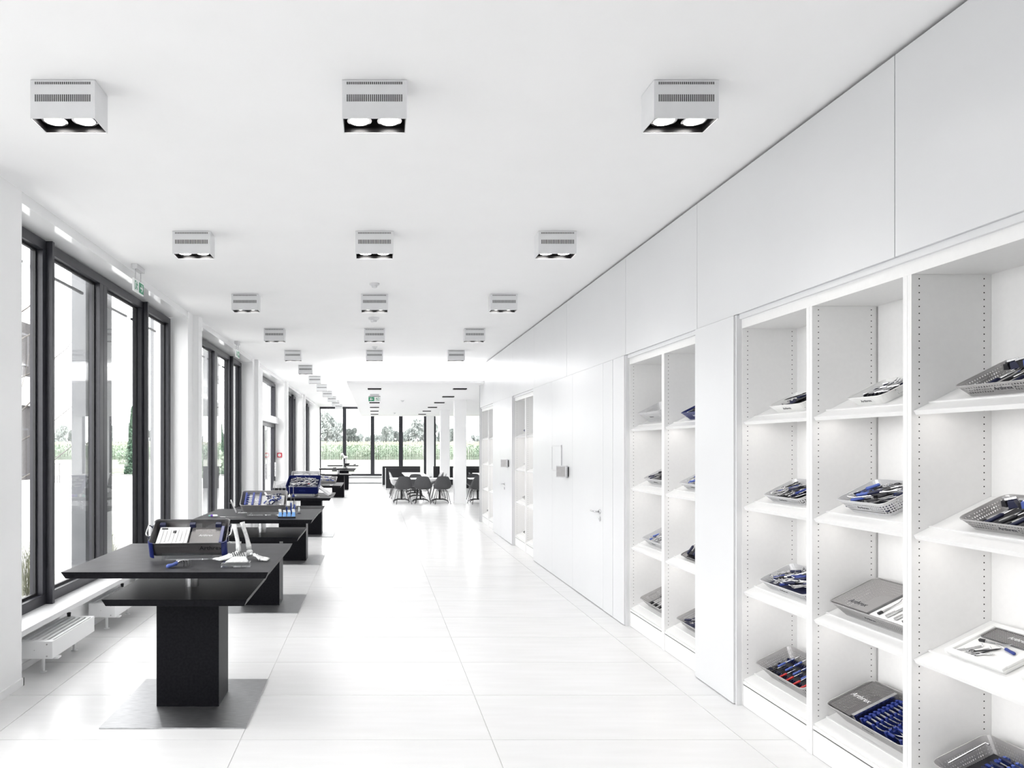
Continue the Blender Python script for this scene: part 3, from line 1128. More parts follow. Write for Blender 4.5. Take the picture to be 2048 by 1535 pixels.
def ins_retractor(ln=0.2, m=None):
    b = MB()
    b.box(0, ln * 0.7, -0.009, 0.009, 0.003, 0.006, 0)
    b.box(ln * 0.7, ln * 0.95, -0.014, 0.014, 0.003, 0.006, 0)
    b.tube([(ln * 0.95, -0.008, 0.005), (ln, -0.008, 0.012), (ln, -0.008, 0.022)], 0.003, 5, 0)
    b.tube([(ln * 0.95, 0.008, 0.005), (ln, 0.008, 0.012), (ln, 0.008, 0.022)], 0.003, 5, 0)
    b.box(0.0, ln * 0.35, -0.011, 0.011, 0.0, 0.010, 1)
    return b.mesh('retractor', [M_STEEL, m or M_NAVY], False)


INS = {
    'driver_lb': (ins_driver(M_LBLUE, 0.16), 'driver', 'light blue driver'),
    'driver_b': (ins_driver(M_BLUE, 0.17), 'driver', 'deep blue driver'),
    'driver_k': (ins_driver(M_BLACK, 0.18), 'driver', 'black driver'),
    'driver_n': (ins_driver(M_NAVY, 0.18), 'driver', 'navy driver'),
    'driver_r': (ins_driver(M_RED, 0.16), 'driver', 'red driver'),
    'forceps': (ins_forceps(), 'forceps', 'steel ring forceps'),
    'forceps_k': (ins_forceps(0.16, M_BLACK), 'forceps', 'black ring forceps'),
    'rod': (ins_rod(), 'rasp', 'slim steel rasp'),
    'rod_n': (ins_rod(0.18, M_BLUE), 'rasp', 'blue ended steel rasp'),
    'block': (ins_block(M_NAVY), 'clip', 'small navy clip block'),
    'block_k': (ins_block(M_BLACK), 'clip', 'small black clip block'),
    'block_b': (ins_block(M_LBLUE, 0.06), 'clip', 'small blue clip block'),
    'retr': (ins_retractor(), 'retractor', 'navy gripped retractor'),
    'retr_w': (ins_retractor(0.18, M_STEEL), 'retractor', 'flat steel retractor'),
}


def put(kind, MT, x, y, z, ang, where, scale=1.0, tilt=0.0):
    me, nm, lab = INS[kind]
    o = bpy.data.objects.new('surgical_' + nm, me)
    C.objects.link(o)
    o.matrix_world = MT @ Matrix.Translation((x, y, z)) @ Matrix.Rotation(ang, 4, 'Z') @ Matrix.Rotation(-tilt, 4, 'Y') @ Matrix.Scale(scale, 4)
    tag(o, lab + ' ' + where, 'surgical tool', lab + ' ' + where)
    return o


def row(MT, kind, n, x0, x1, y, z, ang, where, jit=0.0, scale=1.0, tilt=0.0, y1=None):
    for k in range(n):
        f = (k + 0.5) / n
        kk = kind if isinstance(kind, str) else kind[k % len(kind)]
        yy = y if y1 is None else y + (y1 - y) * f
        put(kk, MT, x0 + (x1 - x0) * f, yy, z + R.uniform(0, 0.003), ang + R.uniform(-jit, jit), where, scale * R.uniform(0.94, 1.04), tilt)


def pile(MT, kinds, n, L, D, z, where, angs=(0.9, 0.5), scale=1.0, layers=0.02):
    """loosely heaped instruments"""
    n = int(n * 1.35)
    for k in range(n):
        kk = kinds[k % len(kinds)]
        ln = 0.17 * scale if 'block' not in kk else 0.05
        a = angs[0] + R.uniform(-angs[1], angs[1])
        if R.random() < 0.3:
            a += PI
        hx = max(0.0, L / 2 - 0.02 - abs(math.cos(a)) * ln / 2)
        hy = max(0.0, D / 2 - 0.02 - abs(math.sin(a)) * ln / 2)
        cx, cy = R.uniform(-hx, hx), R.uniform(-hy, hy)
        put(kk, MT, cx - math.cos(a) * ln / 2, cy - math.sin(a) * ln / 2, z + layers * (k / n) + R.uniform(0, 0.004), a, where, scale)


def shelf_matrix(bay, si, yc, up=0.0):
    """frame on a tilted shelf: x along the shelf towards the camera, y up the slope"""
    ct, st = math.cos(TILT), math.sin(TILT)
    z = SHZ[si]
    s = 0.09 + up
    px, pz = SX + 0.009 + s * ct, z + s * st + 0.0008
    m = Matrix(((0, ct, -st, px), (-1, 0, 0, yc), (0, st, ct, pz), (0, 0, 0, 1)))
    return m


def tray_root(MT, label, grp='instrument trays on the shelves', name='instrument_tray'):
    o = bpy.data.objects.new(name, None)
    C.objects.link(o)
    o.matrix_world = MT
    return tag(o, label, 'tray', grp)


def logo(t, x, y, z, rot, size=0.024, m=None, sub=False):
    text('Arthrex', size, m or M_INK, t, (x, y, z), rot, shear=0.2)


def shelf_tray(bay, si, y_far, L, D, h, style, label, where, fill, taper=0.022, logo_m=None, up=0.0, perforate=True, insert=None):
    """bay unused except for reading; y_far = far end (screen left) of the tray rim"""
    ms, mp = style
    MT = shelf_matrix(bay, si, y_far - L / 2, up) @ Matrix.Translation((0, D / 2 - 0.0, 0))
    t = tray_root(MT, label)
    basket(t, L, D, h, taper, ms, mp, perforate)
    # printed maker's name on the front wall, leaning with the wall
    la = math.atan2(taper, h)
    MB().box(-0.05, 0.05, -0.0012, 0.0, -0.016, 0.016, 0, Matrix.Translation((0, -D / 2 + taper * 0.5, h * 0.52)) @ Matrix.Rotation(la, 4, 'X')).build('name_plate', ms, t)
    logo(t, 0, -D / 2 + taper * 0.5 - 0.0022, h * 0.52, (PI / 2 + la, 0, 0), min(0.026, h * 0.45), logo_m)
    # drop handle at both ends
    for s in (-1, 1):
        hb = MB()
        x = s * (L / 2 - 0.003)
        hb.tube([(x, -0.045, h - 0.006), (x + s * 0.010, -0.045, h - 0.012), (x + s * 0.012, -0.045, h - 0.03), (x + s * 0.012, 0.045, h - 0.03), (x + s * 0.010, 0.045, h - 0.012), (x, 0.045, h - 0.006)], 0.0024, 6)
        hb.build('handle', M_STEEL, t, smooth=True)
    fill(t, MT, L, D, h, where)
    return t


G, Lt, Wt, Dk, Nv = (M_TRAYG, P_TRAYG), (M_TRAYL, P_TRAYL), (M_TRAYW, P_TRAYW), (M_TRAYD, P_TRAYD), (M_TRAYN, P_TRAYN)


def liner(t, L, D, m=M_NAVY, z=0.004):
    MB().box(-L / 2 + 0.034, L / 2 - 0.034, -D / 2 + 0.034, D / 2 - 0.034, max(0.0025, z - 0.007), z).build('liner_mat', m, t)


def racks(t, n, L, D, z, m=M_BLUE, along='y', h=0.02):
    """silicone holder bars with notches"""
    for k in range(n):
        f = (k + 0.5) / n - 0.5
        b = MB()
        if along == 'y':
            x = f * (L - 0.06)
            b.box(x - 0.007, x + 0.007, -D / 2 + 0.035, D / 2 - 0.035, z, z + h * 0.5)
            q = -D / 2 + 0.035
            while q < D / 2 - 0.045:
                b.box(x - 0.007, x + 0.007, q, q + 0.010, z + h * 0.5, z + h)
                q += 0.022
        else:
            yy = f * (D - 0.06)
            b.box(-L / 2 + 0.035, L / 2 - 0.035, yy - 0.007, yy + 0.007, z, z + h * 0.5)
            q = -L / 2 + 0.035
            while q < L / 2 - 0.045:
                b.box(q, q + 0.010, yy - 0.007, yy + 0.007, z + h * 0.5, z + h)
                q += 0.022
        b.build('holder_bar', m, t)


def f_pile(kinds, n, mat_=M_NAVY, z=0.012, scale=0.9, angs=(0.9, 0.5), layers=0.02):
    def f(t, MT, L, D, h, where):
        zz = max(z, h * 0.5)
        liner(t, L + 0.02, D + 0.02, mat_, zz - 0.006)
        pile(MT, kinds, int(n * 1.25), L - 0.02, D - 0.02, zz, where, angs, scale, layers)
    return f


def f_rows(kinds, n, ang=PI / 2, mat_=M_NAVY, rk=2, rm=M_BLUE, scale=1.0, rows=1, tilt=0.06):
    def f(t, MT, L, D, h, where):
        liner(t, L, D, mat_, 0.008)
        racks(t, rk, L, D, 0.009, rm, 'x', 0.018)
        for r_ in range(rows):
            yy = -D / 2 + 0.045 + r_ * (D - 0.07) / rows
            row(MT, kinds, n, -L / 2 + 0.045, L / 2 - 0.045, yy, 0.028, ang, where, 0.06, scale, tilt)
    return f


def f_block(t, MT, L, D, h, where):
    liner(t, L, D, M_BLACK, 0.01)
    for r_ in range(3):
        row(MT, ['block', 'block_k'], 6, -L / 2 + 0.05, L / 2 - 0.05, -D / 2 + 0.06 + r_ * 0.06, 0.016, PI / 2 + 0.3, where, 0.3)
    row(MT, 'rod', 5, -L / 2 + 0.05, L / 2 - 0.08, -D / 2 + 0.06, 0.030, PI / 2 - 0.2, where, 0.2, 0.9, 0.05)


# --- nearest alcove, left bay (farthest of the three seen)
a3, b3 = A[4]
a2, b2 = A[3]
a1, b1 = A[2]
bl, bm, br = 'left bay', 'middle bay', 'right bay'


def wh(s):
    return 'in the ' + s


shelf_tray(0, 0, 4.54, 0.36, 0.21, 0.055, Wt, 'white tray with dark instruments, top shelf, left bay of the nearest alcove', 'in the top tray of the left bay, nearest alcove', f_pile(['forceps_k', 'driver_k', 'retr', 'block'], 11, M_BLACK, 0.03, 0.8), perforate=False)
shelf_tray(0, 1, 4.60, 0.40, 0.24, 0.055, Lt, 'light grey tray of steel retractors, second shelf, left bay of nearest alcove', 'in the second tray of the left bay, nearest alcove', f_pile(['forceps', 'retr', 'driver_b', 'forceps_k', 'retr_w'], 14, M_BLACK, 0.02))
t33 = shelf_tray(0, 2, 4.64, 0.50, 0.25, 0.065, Lt, 'light grey tray heaped with steel instruments, third shelf, left bay of nearest alcove', 'in the third tray of the left bay, nearest alcove', f_pile(['forceps', 'retr_w', 'rod', 'driver_n', 'retr', 'driver_b'], 22, M_NAVY, 0.02, 0.95, (0.6, 0.25), 0.035))


def f_colour(t, MT, L, D, h, where):
    liner(t, L, D, M_BLACK, 0.03)
    racks(t, 3, L, D, 0.031, M_NAVY, 'x', 0.02)
    for r_, (kd, nn) in enumerate(((['driver_r'], 4), (['driver_lb'], 5), (['driver_lb'], 5))):
        row(MT, kd, nn, -L / 2 + (0.05 if r_ else 0.17), L / 2 - 0.06, -D / 2 + 0.03 + r_ * 0.065, 0.05, PI / 2 - 0.1, where, 0.04, 0.75, 0.05)
    row(MT, ['forceps_k', 'driver_k'], 3, -L / 2 + 0.05, -L / 2 + 0.14, -D / 2 + 0.03, 0.045, PI / 2, where, 0.1, 0.7)


shelf_tray(0, 3, 4.655, 0.52, 0.26, 0.105, G, 'deep grey tray with light blue and red grips, bottom shelf, left bay of nearest alcove', 'in the bottom tray of the left bay, nearest alcove', f_colour, taper=0.035)

# --- middle bay
shelf_tray(0, 0, 3.80, 0.27, 0.25, 0.052, Wt, 'white tray with black clips, top shelf, middle bay of the nearest alcove', 'in the top tray of the middle bay, nearest alcove', f_block, up=0.005, perforate=False)
shelf_tray(0, 1, 3.855, 0.36, 0.25, 0.085, Lt, 'tall light grey perforated tray, second shelf, middle bay of nearest alcove', 'in the second tray of the middle bay, nearest alcove', f_pile(['forceps', 'driver_lb', 'retr', 'forceps_k', 'driver_k', 'rod'], 20, M_NAVY, 0.03, 0.95, (0.7, 0.4), 0.045), taper=0.03)


def f_lidded(t, MT, L, D, h, where):
    # closed perforated lid over the far part, white insert with implants in the near part
    uvbox('lid', -L / 2 + 0.012, -L / 2 + 0.30, -D / 2 + 0.012, D / 2 - 0.012, h - 0.006, h + 0.002, M_TRAYG, P_LID, t)
    MB().box(-L / 2 + 0.302, -L / 2 + 0.308, -D / 2 + 0.01, D / 2 - 0.01, h - 0.004, h + 0.005).build('lid_edge', M_TRAYD, t)
    MB().box(-L / 2 + 0.31, L / 2 - 0.012, -D / 2 + 0.012, D / 2 - 0.012, h - 0.02, h - 0.004).build('white_insert', M_PAPER, t)
    logo(t, -L / 2 + 0.17, -D / 2 + 0.06, h + 0.003, (0, 0, 0), 0.04)
    row(MT, ['rod', 'retr_w', 'retr_w', 'rod'], 4, -L / 2 + 0.33, L / 2 - 0.03, -D / 2 + 0.03, h - 0.003, PI / 2, where, 0.08, 0.8)


shelf_tray(0, 2, 3.915, 0.585, 0.30, 0.085, G, 'long grey tray with a perforated lid, third shelf, middle bay of nearest alcove', 'in the lidded third tray of the middle bay, nearest alcove', f_lidded, taper=0.03)


def f_bluerack(t, MT, L, D, h, where):
    uvbox('lid', -L / 2 + 0.012, -L / 2 + 0.19, -D / 2 + 0.012, D / 2 - 0.012, h - 0.008, h - 0.001, M_TRAYD, P_TRAYD, t)
    logo(t, -L / 2 + 0.10, 0, h + 0.0, (0, 0, 0), 0.042, M_INKW)
    MB().box(-L / 2 + 0.194, -L / 2 + 0.215, -D / 2 + 0.02, D / 2 - 0.02, h - 0.03, h + 0.004).build('clamp_bar', M_STEEL, t)
    liner(t, L, D, M_NAVY, 0.03)
    for x in (-L / 2 + 0.245, -L / 2 + 0.33, -L / 2 + 0.42, L / 2 - 0.06):
        b = MB().box(x - 0.006, x + 0.006, -D / 2 + 0.03, D / 2 - 0.03, 0.03, h - 0.022)
        q = -D / 2 + 0.03
        while q < D / 2 - 0.04:
            b.box(x - 0.006, x + 0.006, q, q + 0.012, h - 0.022, h - 0.006)
            q += 0.026
        b.build('holder_bar', M_BLUE, t)
    for k in range(9):
        yy = -D / 2 + 0.046 + k * 0.026
        put('rod_n', MT, -L / 2 + 0.235, yy, h - 0.028, R.uniform(-0.04, 0.04), where, 1.0)
        put('forceps' if k % 2 else 'driver_b', MT, -L / 2 + 0.40, yy, h - 0.028, R.uniform(-0.04, 0.04), where, 0.85)


shelf_tray(0, 3, 3.93, 0.58, 0.30, 0.10, G, 'deep grey slotted tray with blue holder bars, bottom shelf, middle bay of nearest alcove', 'in the bottom tray of the middle bay, nearest alcove', f_bluerack, taper=0.035)


# --- right bay
def f_shafts(t, MT, L, D, h, where):
    liner(t, L, D, M_BLACK, 0.01)
    row(MT, ['rod', 'driver_n', 'rod', 'driver_k'], 12, -L / 2 + 0.05, L / 2 - 0.05, -D / 2 + 0.035, 0.018, PI / 2 - 0.25, where, 0.08, 1.0, 0.08)
    row(MT, ['block_k', 'block'], 8, -L / 2 + 0.06, L / 2 - 0.06, D / 2 - 0.09, 0.045, PI / 2 + 0.3, where, 0.4, 1.2)
    put('block_b', MT, -L / 2 + 0.17, D / 2 - 0.09, 0.055, 0.5, where, 1.2)


shelf_tray(0, 0, 3.085, 0.45, 0.27, 0.060, G, 'grey perforated tray of black shafts, top shelf, right bay of nearest alcove', 'in the top tray of the right bay, nearest alcove', f_shafts)
shelf_tray(0, 1, 3.065, 0.45, 0.24, 0.058, G, 'grey perforated tray of dark clips, second shelf, right bay of nearest alcove', 'in the second tray of the right bay, nearest alcove', f_shafts)

MT = shelf_matrix(0, 2, 3.215 - 0.21, 0.0) @ Matrix.Translation((0, 0.135, 0))


def white_flat(MT, label, L, D, where, full=True):
    t = tray_root(MT, label)
    v = MB()
    h = 0.034
    v.frus((-L / 2 + 0.008, L / 2 - 0.008, -D / 2 + 0.008, D / 2 - 0.008), (-L / 2, L / 2, -D / 2, D / 2), 0.0, h - 0.012)
    v.build('tray_block', M_TRAYW, t, bevel=0.004)
    # raised rim around a recess
    e = MB()
    e.box(-L / 2, L / 2, -D / 2, -D / 2 + 0.022, h - 0.012, h)
    e.box(-L / 2, L / 2, D / 2 - 0.022, D / 2, h - 0.012, h)
    e.box(-L / 2, -L / 2 + 0.022, -D / 2 + 0.022, D / 2 - 0.022, h - 0.012, h)
    e.box(L / 2 - 0.022, L / 2, -D / 2 + 0.022, D / 2 - 0.022, h - 0.012, h)
    e.build('tray_rim', M_TRAYW, t, bevel=0.003)
    if full:
        uvbox('perforated_cover', -L / 2 + 0.03, L / 2 - 0.03, D / 2 - 0.105, D / 2 - 0.028, h - 0.012, h - 0.002, M_TRAYD, P_TRAYD, t)
        logo(t, 0.03, D / 2 - 0.066, h - 0.001, (0, 0, 0), 0.026, M_INKW)
        z = h - 0.011
        put('driver_b', MT, L / 2 - 0.05, -0.02, z, PI * 0.93, where, 0.75)
        put('forceps_k', MT, L / 2 - 0.19, -0.10, z, 0.9, where, 0.7)
        put('forceps', MT, -0.06, -0.11, z, 0.5, where, 0.65)
        put('retr_w', MT, -L / 2 + 0.04, -0.11, z, 1.0, where, 0.55)
        put('retr_w', MT, -L / 2 + 0.08, -0.11, z, 1.0, where, 0.55)
        put('rod', MT, -L / 2 + 0.05, 0.0, z, 0.15, where, 0.75)
    return t


white_flat(MT, 'flat white tray with blue-handled tool, third shelf, right bay of nearest alcove', 0.29, 0.26, 'on the flat white tray, right bay of nearest alcove')
MT2 = shelf_matrix(0, 2, 2.80 - 0.12, 0.0) @ Matrix.Translation((0, 0.10, 0))
t = white_flat(MT2, 'small white tray at right picture edge, third shelf of the right bay', 0.24, 0.18, '', False)
MB().box(-0.10, -0.07, -0.07, -0.05, 0.034, 0.036).build('label_sticker', M_INK, t)


def f_big(t, MT, L, D, h, where):
    liner(t, L, D, M_BLACK, 0.04)
    MB().tube([(-L / 2 + 0.04, -D / 2 + 0.05, h - 0.012), (-L / 2 + 0.04, D / 2 - 0.05, h - 0.004), (-L / 2 + 0.06, D / 2 - 0.05, h - 0.004)], 0.004, 8).build('handle_bar', M_STEEL, t, smooth=True)
    for x in (-0.16, -0.10, 0.03, 0.12, 0.19):
        b = MB().box(x - 0.006, x + 0.006, -D / 2 + 0.035, D / 2 - 0.035, 0.04, 0.062)
        q = -D / 2 + 0.035
        while q < D / 2 - 0.045:
            b.box(x - 0.006, x + 0.006, q, q + 0.010, 0.062, 0.074)
            q += 0.02
        b.build('holder_bar', M_LBLUE, t)
    for k in range(9):
        put('rod_n' if k % 2 else 'driver_n', MT, -0.17, -D / 2 + 0.05 + k * 0.022, 0.064, R.uniform(-0.05, 0.05), where, 0.8)
        put('forceps', MT, -0.04, -D / 2 + 0.05 + k * 0.022, 0.066, R.uniform(-0.3, 0.3), where, 0.6)
        put('driver_k' if k % 3 else 'driver_lb', MT, 0.06, -D / 2 + 0.05 + k * 0.022, 0.064, R.uniform(-0.05, 0.05), where, 0.95)


shelf_tray(0, 3, 3.18, 0.56, 0.29, 0.11, G, 'deep grey tray with light blue holder bars, bottom shelf, right bay of nearest alcove', 'in the bottom tray of the right bay, nearest alcove', f_big, taper=0.035)

# --- second alcove (B): left bay = B[1], right bay = B[0]
al = 'second alcove'
shelf_tray(0, 0, 6.73, 0.50, 0.26, 0.12, Lt, 'empty light grey perforated tray, top shelf, left bay of second alcove', '', lambda *a: None, taper=0.05)
shelf_tray(0, 1, 6.62, 0.45, 0.25, 0.075, Lt, 'light grey tray of black tools, second shelf, left bay of second alcove', 'in the second tray, left bay of second alcove', f_pile(['driver_k', 'forceps_k', 'retr'], 10, M_BLACK, 0.03, 0.9, (0.8, 0.4), 0.04), taper=0.03)
shelf_tray(0, 2, 6.66, 0.45, 0.26, 0.08, Lt, 'light grey tray with pale blue grips, third shelf, left bay of second alcove', 'in the third tray, left bay of second alcove', f_pile(['driver_lb', 'forceps', 'retr_w'], 11, M_TRAYL, 0.04, 0.9, (1.2, 0.3), 0.03), taper=0.03)
shelf_tray(0, 3, 6.69, 0.50, 0.26, 0.095, G, 'grey tray with a row of pale rods, bottom shelf, left bay of second alcove', 'in the bottom tray, left bay of second alcove', f_rows(['retr_w', 'rod'], 9, PI / 2, M_TRAYL, 2, M_TRAYD, 0.95), taper=0.035)
shelf_tray(0, 0, 5.82, 0.44, 0.23, 0.075, Nv, 'navy blue tray, top shelf, right bay of second alcove', 'in the navy tray, right bay of second alcove', f_pile(['driver_n', 'forceps_k', 'block'], 9, M_NAVY, 0.04, 0.85), taper=0.03, logo_m=M_INKW)
shelf_tray(0, 1, 5.86, 0.44, 0.24, 0.07, Lt, 'light grey tray of blue tools, second shelf, right bay of second alcove', 'in the second tray, right bay of second alcove', f_pile(['driver_lb', 'driver_b', 'retr', 'forceps'], 11, M_TRAYL, 0.03, 0.9), taper=0.03)
shelf_tray(0, 2, 5.86, 0.46, 0.22, 0.04, Dk, 'low black rack of curved tools standing upright, third shelf, right bay of second alcove', 'in the black rack, right bay of second alcove', f_rows(['driver_n', 'rod', 'driver_k'], 10, PI / 2 + 0.3, M_BLACK, 3, M_BLACK, 1.15, 1, 0.35))
shelf_tray(0, 3, 5.88, 0.46, 0.25, 0.10, G, 'grey tray with dark tools, bottom shelf, right bay of second alcove', 'in the bottom tray, right bay of second alcove', f_pile(['driver_k', 'forceps', 'block', 'retr'], 12, M_NAVY, 0.04, 0.9), taper=0.035)

# --- third and fourth alcoves
none = lambda *a: None
for si, st, nm, zz in ((0, Nv, 'navy', 11.98), (1, Lt, 'light grey', 11.98), (2, G, 'grey', 12.08), (3, Dk, 'dark', 12.0)):
    w_ = 'in the %s tray, left bay of third alcove' % nm
    shelf_tray(0, si, zz, 0.36, 0.22, 0.07, st, '%s tray, %s shelf, left bay of third alcove' % (nm, ['top', 'second', 'third', 'bottom'][si]), w_, f_pile(['driver_n', 'driver_k', 'forceps'], 6, M_NAVY, 0.03, 0.85), taper=0.025)
for si, st, nm in ((2, Lt, 'light grey'), (3, G, 'grey')):
    w_ = 'in the %s tray, right bay of third alcove' % nm
    shelf_tray(0, si, 11.2, 0.34, 0.22, 0.07, st, '%s tray, %s shelf, right bay of third alcove' % (nm, ['top', 'second', 'third', 'bottom'][si]), w_, f_pile(['driver_k', 'block'], 5, M_NAVY, 0.03, 0.85), taper=0.025)
for si, st, nm in ((3, Dk, 'dark'), (2, Lt, 'small light grey')):
    shelf_tray(0, si, 15.78 if si == 3 else 15.6, 0.4 if si == 3 else 0.2, 0.26, 0.10, st, '%s tray, %s shelf of the farthest alcove' % (nm, ['top', 'second', 'third', 'bottom'][si]), 'in the %s tray of the farthest alcove' % nm, f_pile(['driver_k'], 3, M_BLACK, 0.03, 0.8), taper=0.03)


# ================================================================== TABLE DISPLAYS
def stand(MT, L, D, hh, label, tilt):
    """clear acrylic wedge: sloping plate, two cheeks and a front lip"""
    t = tray_root(MT, label, 'clear acrylic stands on the tables', 'acrylic_stand')
    t['category'] = 'display stand'
    return t


# --- first table: big dark basket on an acrylic stand
tl = rad(27)
rz = rad(5.5)
cx, cy = -1.235, 4.64
Mst = Matrix.Translation((cx, cy, TZ + 0.0005)) @ Matrix.Rotation(rz, 4, 'Z')
st = tray_root(Mst, 'clear acrylic stand under the dark basket on first table', 'clear acrylic stands on the tables', 'acrylic_stand')
st['category'] = 'display stand'
D1 = 0.27
zf = 0.018
for s in (-1, 1):
    MB().prism([(0.0, 0.0), (D1 * math.cos(tl), 0.0), (D1 * math.cos(tl), zf + D1 * math.sin(tl) - 0.004), (0.0, zf - 0.004)], 'x', s * 0.15 - 0.003, s * 0.15 + 0.003).build('side_cheek', M_ACRYL, st)
MB().box(-0.17, 0.17, -0.02, 0.0, 0.0, 0.004).build('foot_strip', M_ACRYL, st)
MB().box(-0.17, 0.17, -0.004, 0.0, 0.004, 0.045).build('front_lip', M_ACRYL, st)

Mb = Mst @ Matrix.Translation((0, 0, zf)) @ Matrix.Rotation(tl, 4, 'X') @ Matrix.Translation((0, 0.145, 0))
bt = tray_root(Mb, 'large dark perforated basket with navy corners tilted on first table', 'instrument trays on the tables', 'instrument_basket')
Lb, Db, hb_ = 0.50, 0.285, 0.105
basket(bt, Lb, Db, hb_, 0.012, M_TRAYD, P_TRAYD, r=0.03)
for sx in (-1, 1):
    for sy in (-1, 1):
        x, y_ = sx * (Lb / 2 - 0.008), sy * (Db / 2 - 0.008)
        c_ = MB()
        pts = []
        r_ = 0.036
        ccx, ccy = sx * (Lb / 2 - 0.03), sy * (Db / 2 - 0.03)
        prof = [(ccx + sx * r_ * math.cos(a), ccy + sy * r_ * math.sin(a)) for a in [PI / 2 * k / 6 for k in range(7)]]
        prof = [(ccx + 0.0, ccy + sy * r_)] + prof[::-1][1:-1] + [(ccx + sx * r_, ccy)]
        inn = [(ccx + sx * (r_ - 0.006) * math.cos(a), ccy + sy * (r_ - 0.006) * math.sin(a)) for a in [PI / 2 * k / 6 for k in range(7)]]
        ring = [(ccx + sx * r_ * math.cos(a), ccy + sy * r_ * math.sin(a)) for a in [PI / 2 * k / 6 for k in range(7)]] + inn[::-1]
        c_.prism(ring, 'z', -0.006, hb_ + 0.006)
        c_.build('corner_guard', M_TRAYN if sy < 0 else M_TRAYD, bt)
# interior: lifted inner tray with white insert and dark lid
MB().box(-Lb / 2 + 0.035, -0.012, -Db / 2 + 0.03, Db / 2 - 0.045, 0.055, 0.075).build('white_insert', M_PAPER, bt, bevel=0.003)
for k in range(7):
    x = -Lb / 2 + 0.06 + k * 0.025
    MB().box(x, x + 0.006, -Db / 2 + 0.05 + 0.01 * (k % 3), Db / 2 - 0.08 - 0.012 * (k % 2), 0.0755, 0.079).build('implant_strip', M_TRAYL, bt)
MB().box(-Lb / 2 + 0.05, -Lb / 2 + 0.09, Db / 2 - 0.075, Db / 2 - 0.065, 0.0755, 0.08).build('implant_strip', M_BLACK, bt)
MB().box(-Lb / 2 + 0.13, -Lb / 2 + 0.15, 0.02, 0.05, 0.0755, 0.079).build('implant_strip', M_BLACK, bt)
uvbox('inner_lid', 0.0, Lb / 2 - 0.055, -Db / 2 + 0.03, Db / 2 - 0.045, 0.055, 0.068, M_TRAYD, P_TRAYD, bt)
logo(bt, 0.10, 0.0, 0.0695, (0, 0, 0), 0.028, M_INKW)
for x in (-Lb / 2 + 0.05, 0.0, Lb / 2 - 0.075):
    MB().box(x - 0.02, x + 0.02, Db / 2 - 0.045, Db / 2 - 0.015, 0.03, 0.095).build('lid_clip', M_NAVY, bt, bevel=0.003)
MB().box(Lb / 2 - 0.052, Lb / 2 - 0.03, -Db / 2 + 0.04, Db / 2 - 0.05, 0.05, 0.085).build('side_clip', M_TRAYN, bt, bevel=0.003)
for s in (-1, 1):
    x = s * (Lb / 2 + 0.004)
    MB().tube([(x, -0.06, hb_ - 0.01), (x + s * 0.02, -0.06, hb_ + 0.01), (x + s * 0.024, -0.05, hb_ + 0.02), (x + s * 0.024, 0.05, hb_ + 0.02), (x + s * 0.02, 0.06, hb_ + 0.01), (x, 0.06, hb_ - 0.01)], 0.005, 8).build('handle', M_STEEL, bt, smooth=True)
    MB().box(x - 0.006, x + 0.006, -0.075, -0.05, hb_ - 0.04, hb_).build('latch', M_NAVY, bt)
    MB().box(x - 0.006, x + 0.006, 0.05, 0.075, hb_ - 0.04, hb_).build('latch', M_NAVY, bt)
text('Arthrex', 0.045, M_BLACK, bt, (Lb / 2 - 0.10, -Db / 2 + 0.0025, 0.062), (PI / 2 + math.atan2(0.012, hb_), 0, 0), extrude=0.0008)
MB().box(-0.13, 0.10, -Db / 2 + 0.006, -Db / 2 + 0.012, 0.008, 0.012).build('stand_slot_edge', M_STEEL, bt)

# --- blue handled rake clamp
t = thing('rake_retractor', 'steel rake with four curved prongs and light blue handle on first table', 'surgical tool', (-1.205, 4.34, TZ + 0.001), (0, 0, rad(0)))
MB().tube([(-0.070, -0.045, 0.012), (-0.062, -0.035, 0.013), (-0.045, -0.008, 0.014), (-0.030, 0.018, 0.020), (-0.024, 0.028, 0.024)], [0.008, 0.013, 0.0105, 0.012, 0.007], 12).build('grip', M_LBLUE, t, smooth=True)
MB().tube([(-0.024, 0.028, 0.024), (-0.01, 0.04, 0.032), (0.012, 0.045, 0.034)], [0.006, 0.006, 0.007], 8).build('neck', M_STEEL, t, smooth=True)
MB().box(-0.035, 0.045, 0.036, 0.052, 0.030, 0.039).build('cross_bar', M_STEEL, t, bevel=0.002)
for k in range(4):
    x = -0.005 + k * 0.017
    MB().tube([(x, 0.044, 0.034), (x + 0.012, 0.030, 0.034), (x + 0.022, 0.014, 0.024), (x + 0.026, 0.006, 0.008), (x + 0.024, 0.0, 0.002)], [0.0035, 0.0035, 0.003, 0.0025, 0.001], 6).build('prong', M_DARKMETAL, t, smooth=True)
MB().tube([(-0.030, 0.044, 0.030), (-0.034, 0.044, 0.002)], [0.003, 0.002], 6).build('prong', M_DARKMETAL, t, smooth=True)


# --- foot bone models
def long_bone(p0, p1, r, flare=1.5, n=12):
    p0, p1 = Vector(p0), Vector(p1)
    pts, rs = [], []
    for k in range(9):
        f = k / 8
        pts.append(p0.lerp(p1, f) + Vector((0.003 * math.sin(f * 5), 0.002 * math.cos(f * 4), 0)))
        rs.append(r * (1 + (flare - 1) * (abs(f - 0.55) * 2) ** 3) * (1.0 if f > 0 else 0.75))
    return pts, rs


t = thing('foot_skeleton_model', 'pair of white plastic foot and ankle bone models on first table', 'bone model', (-0.865, 4.63, TZ + 0.001), (0, 0, rad(0)))


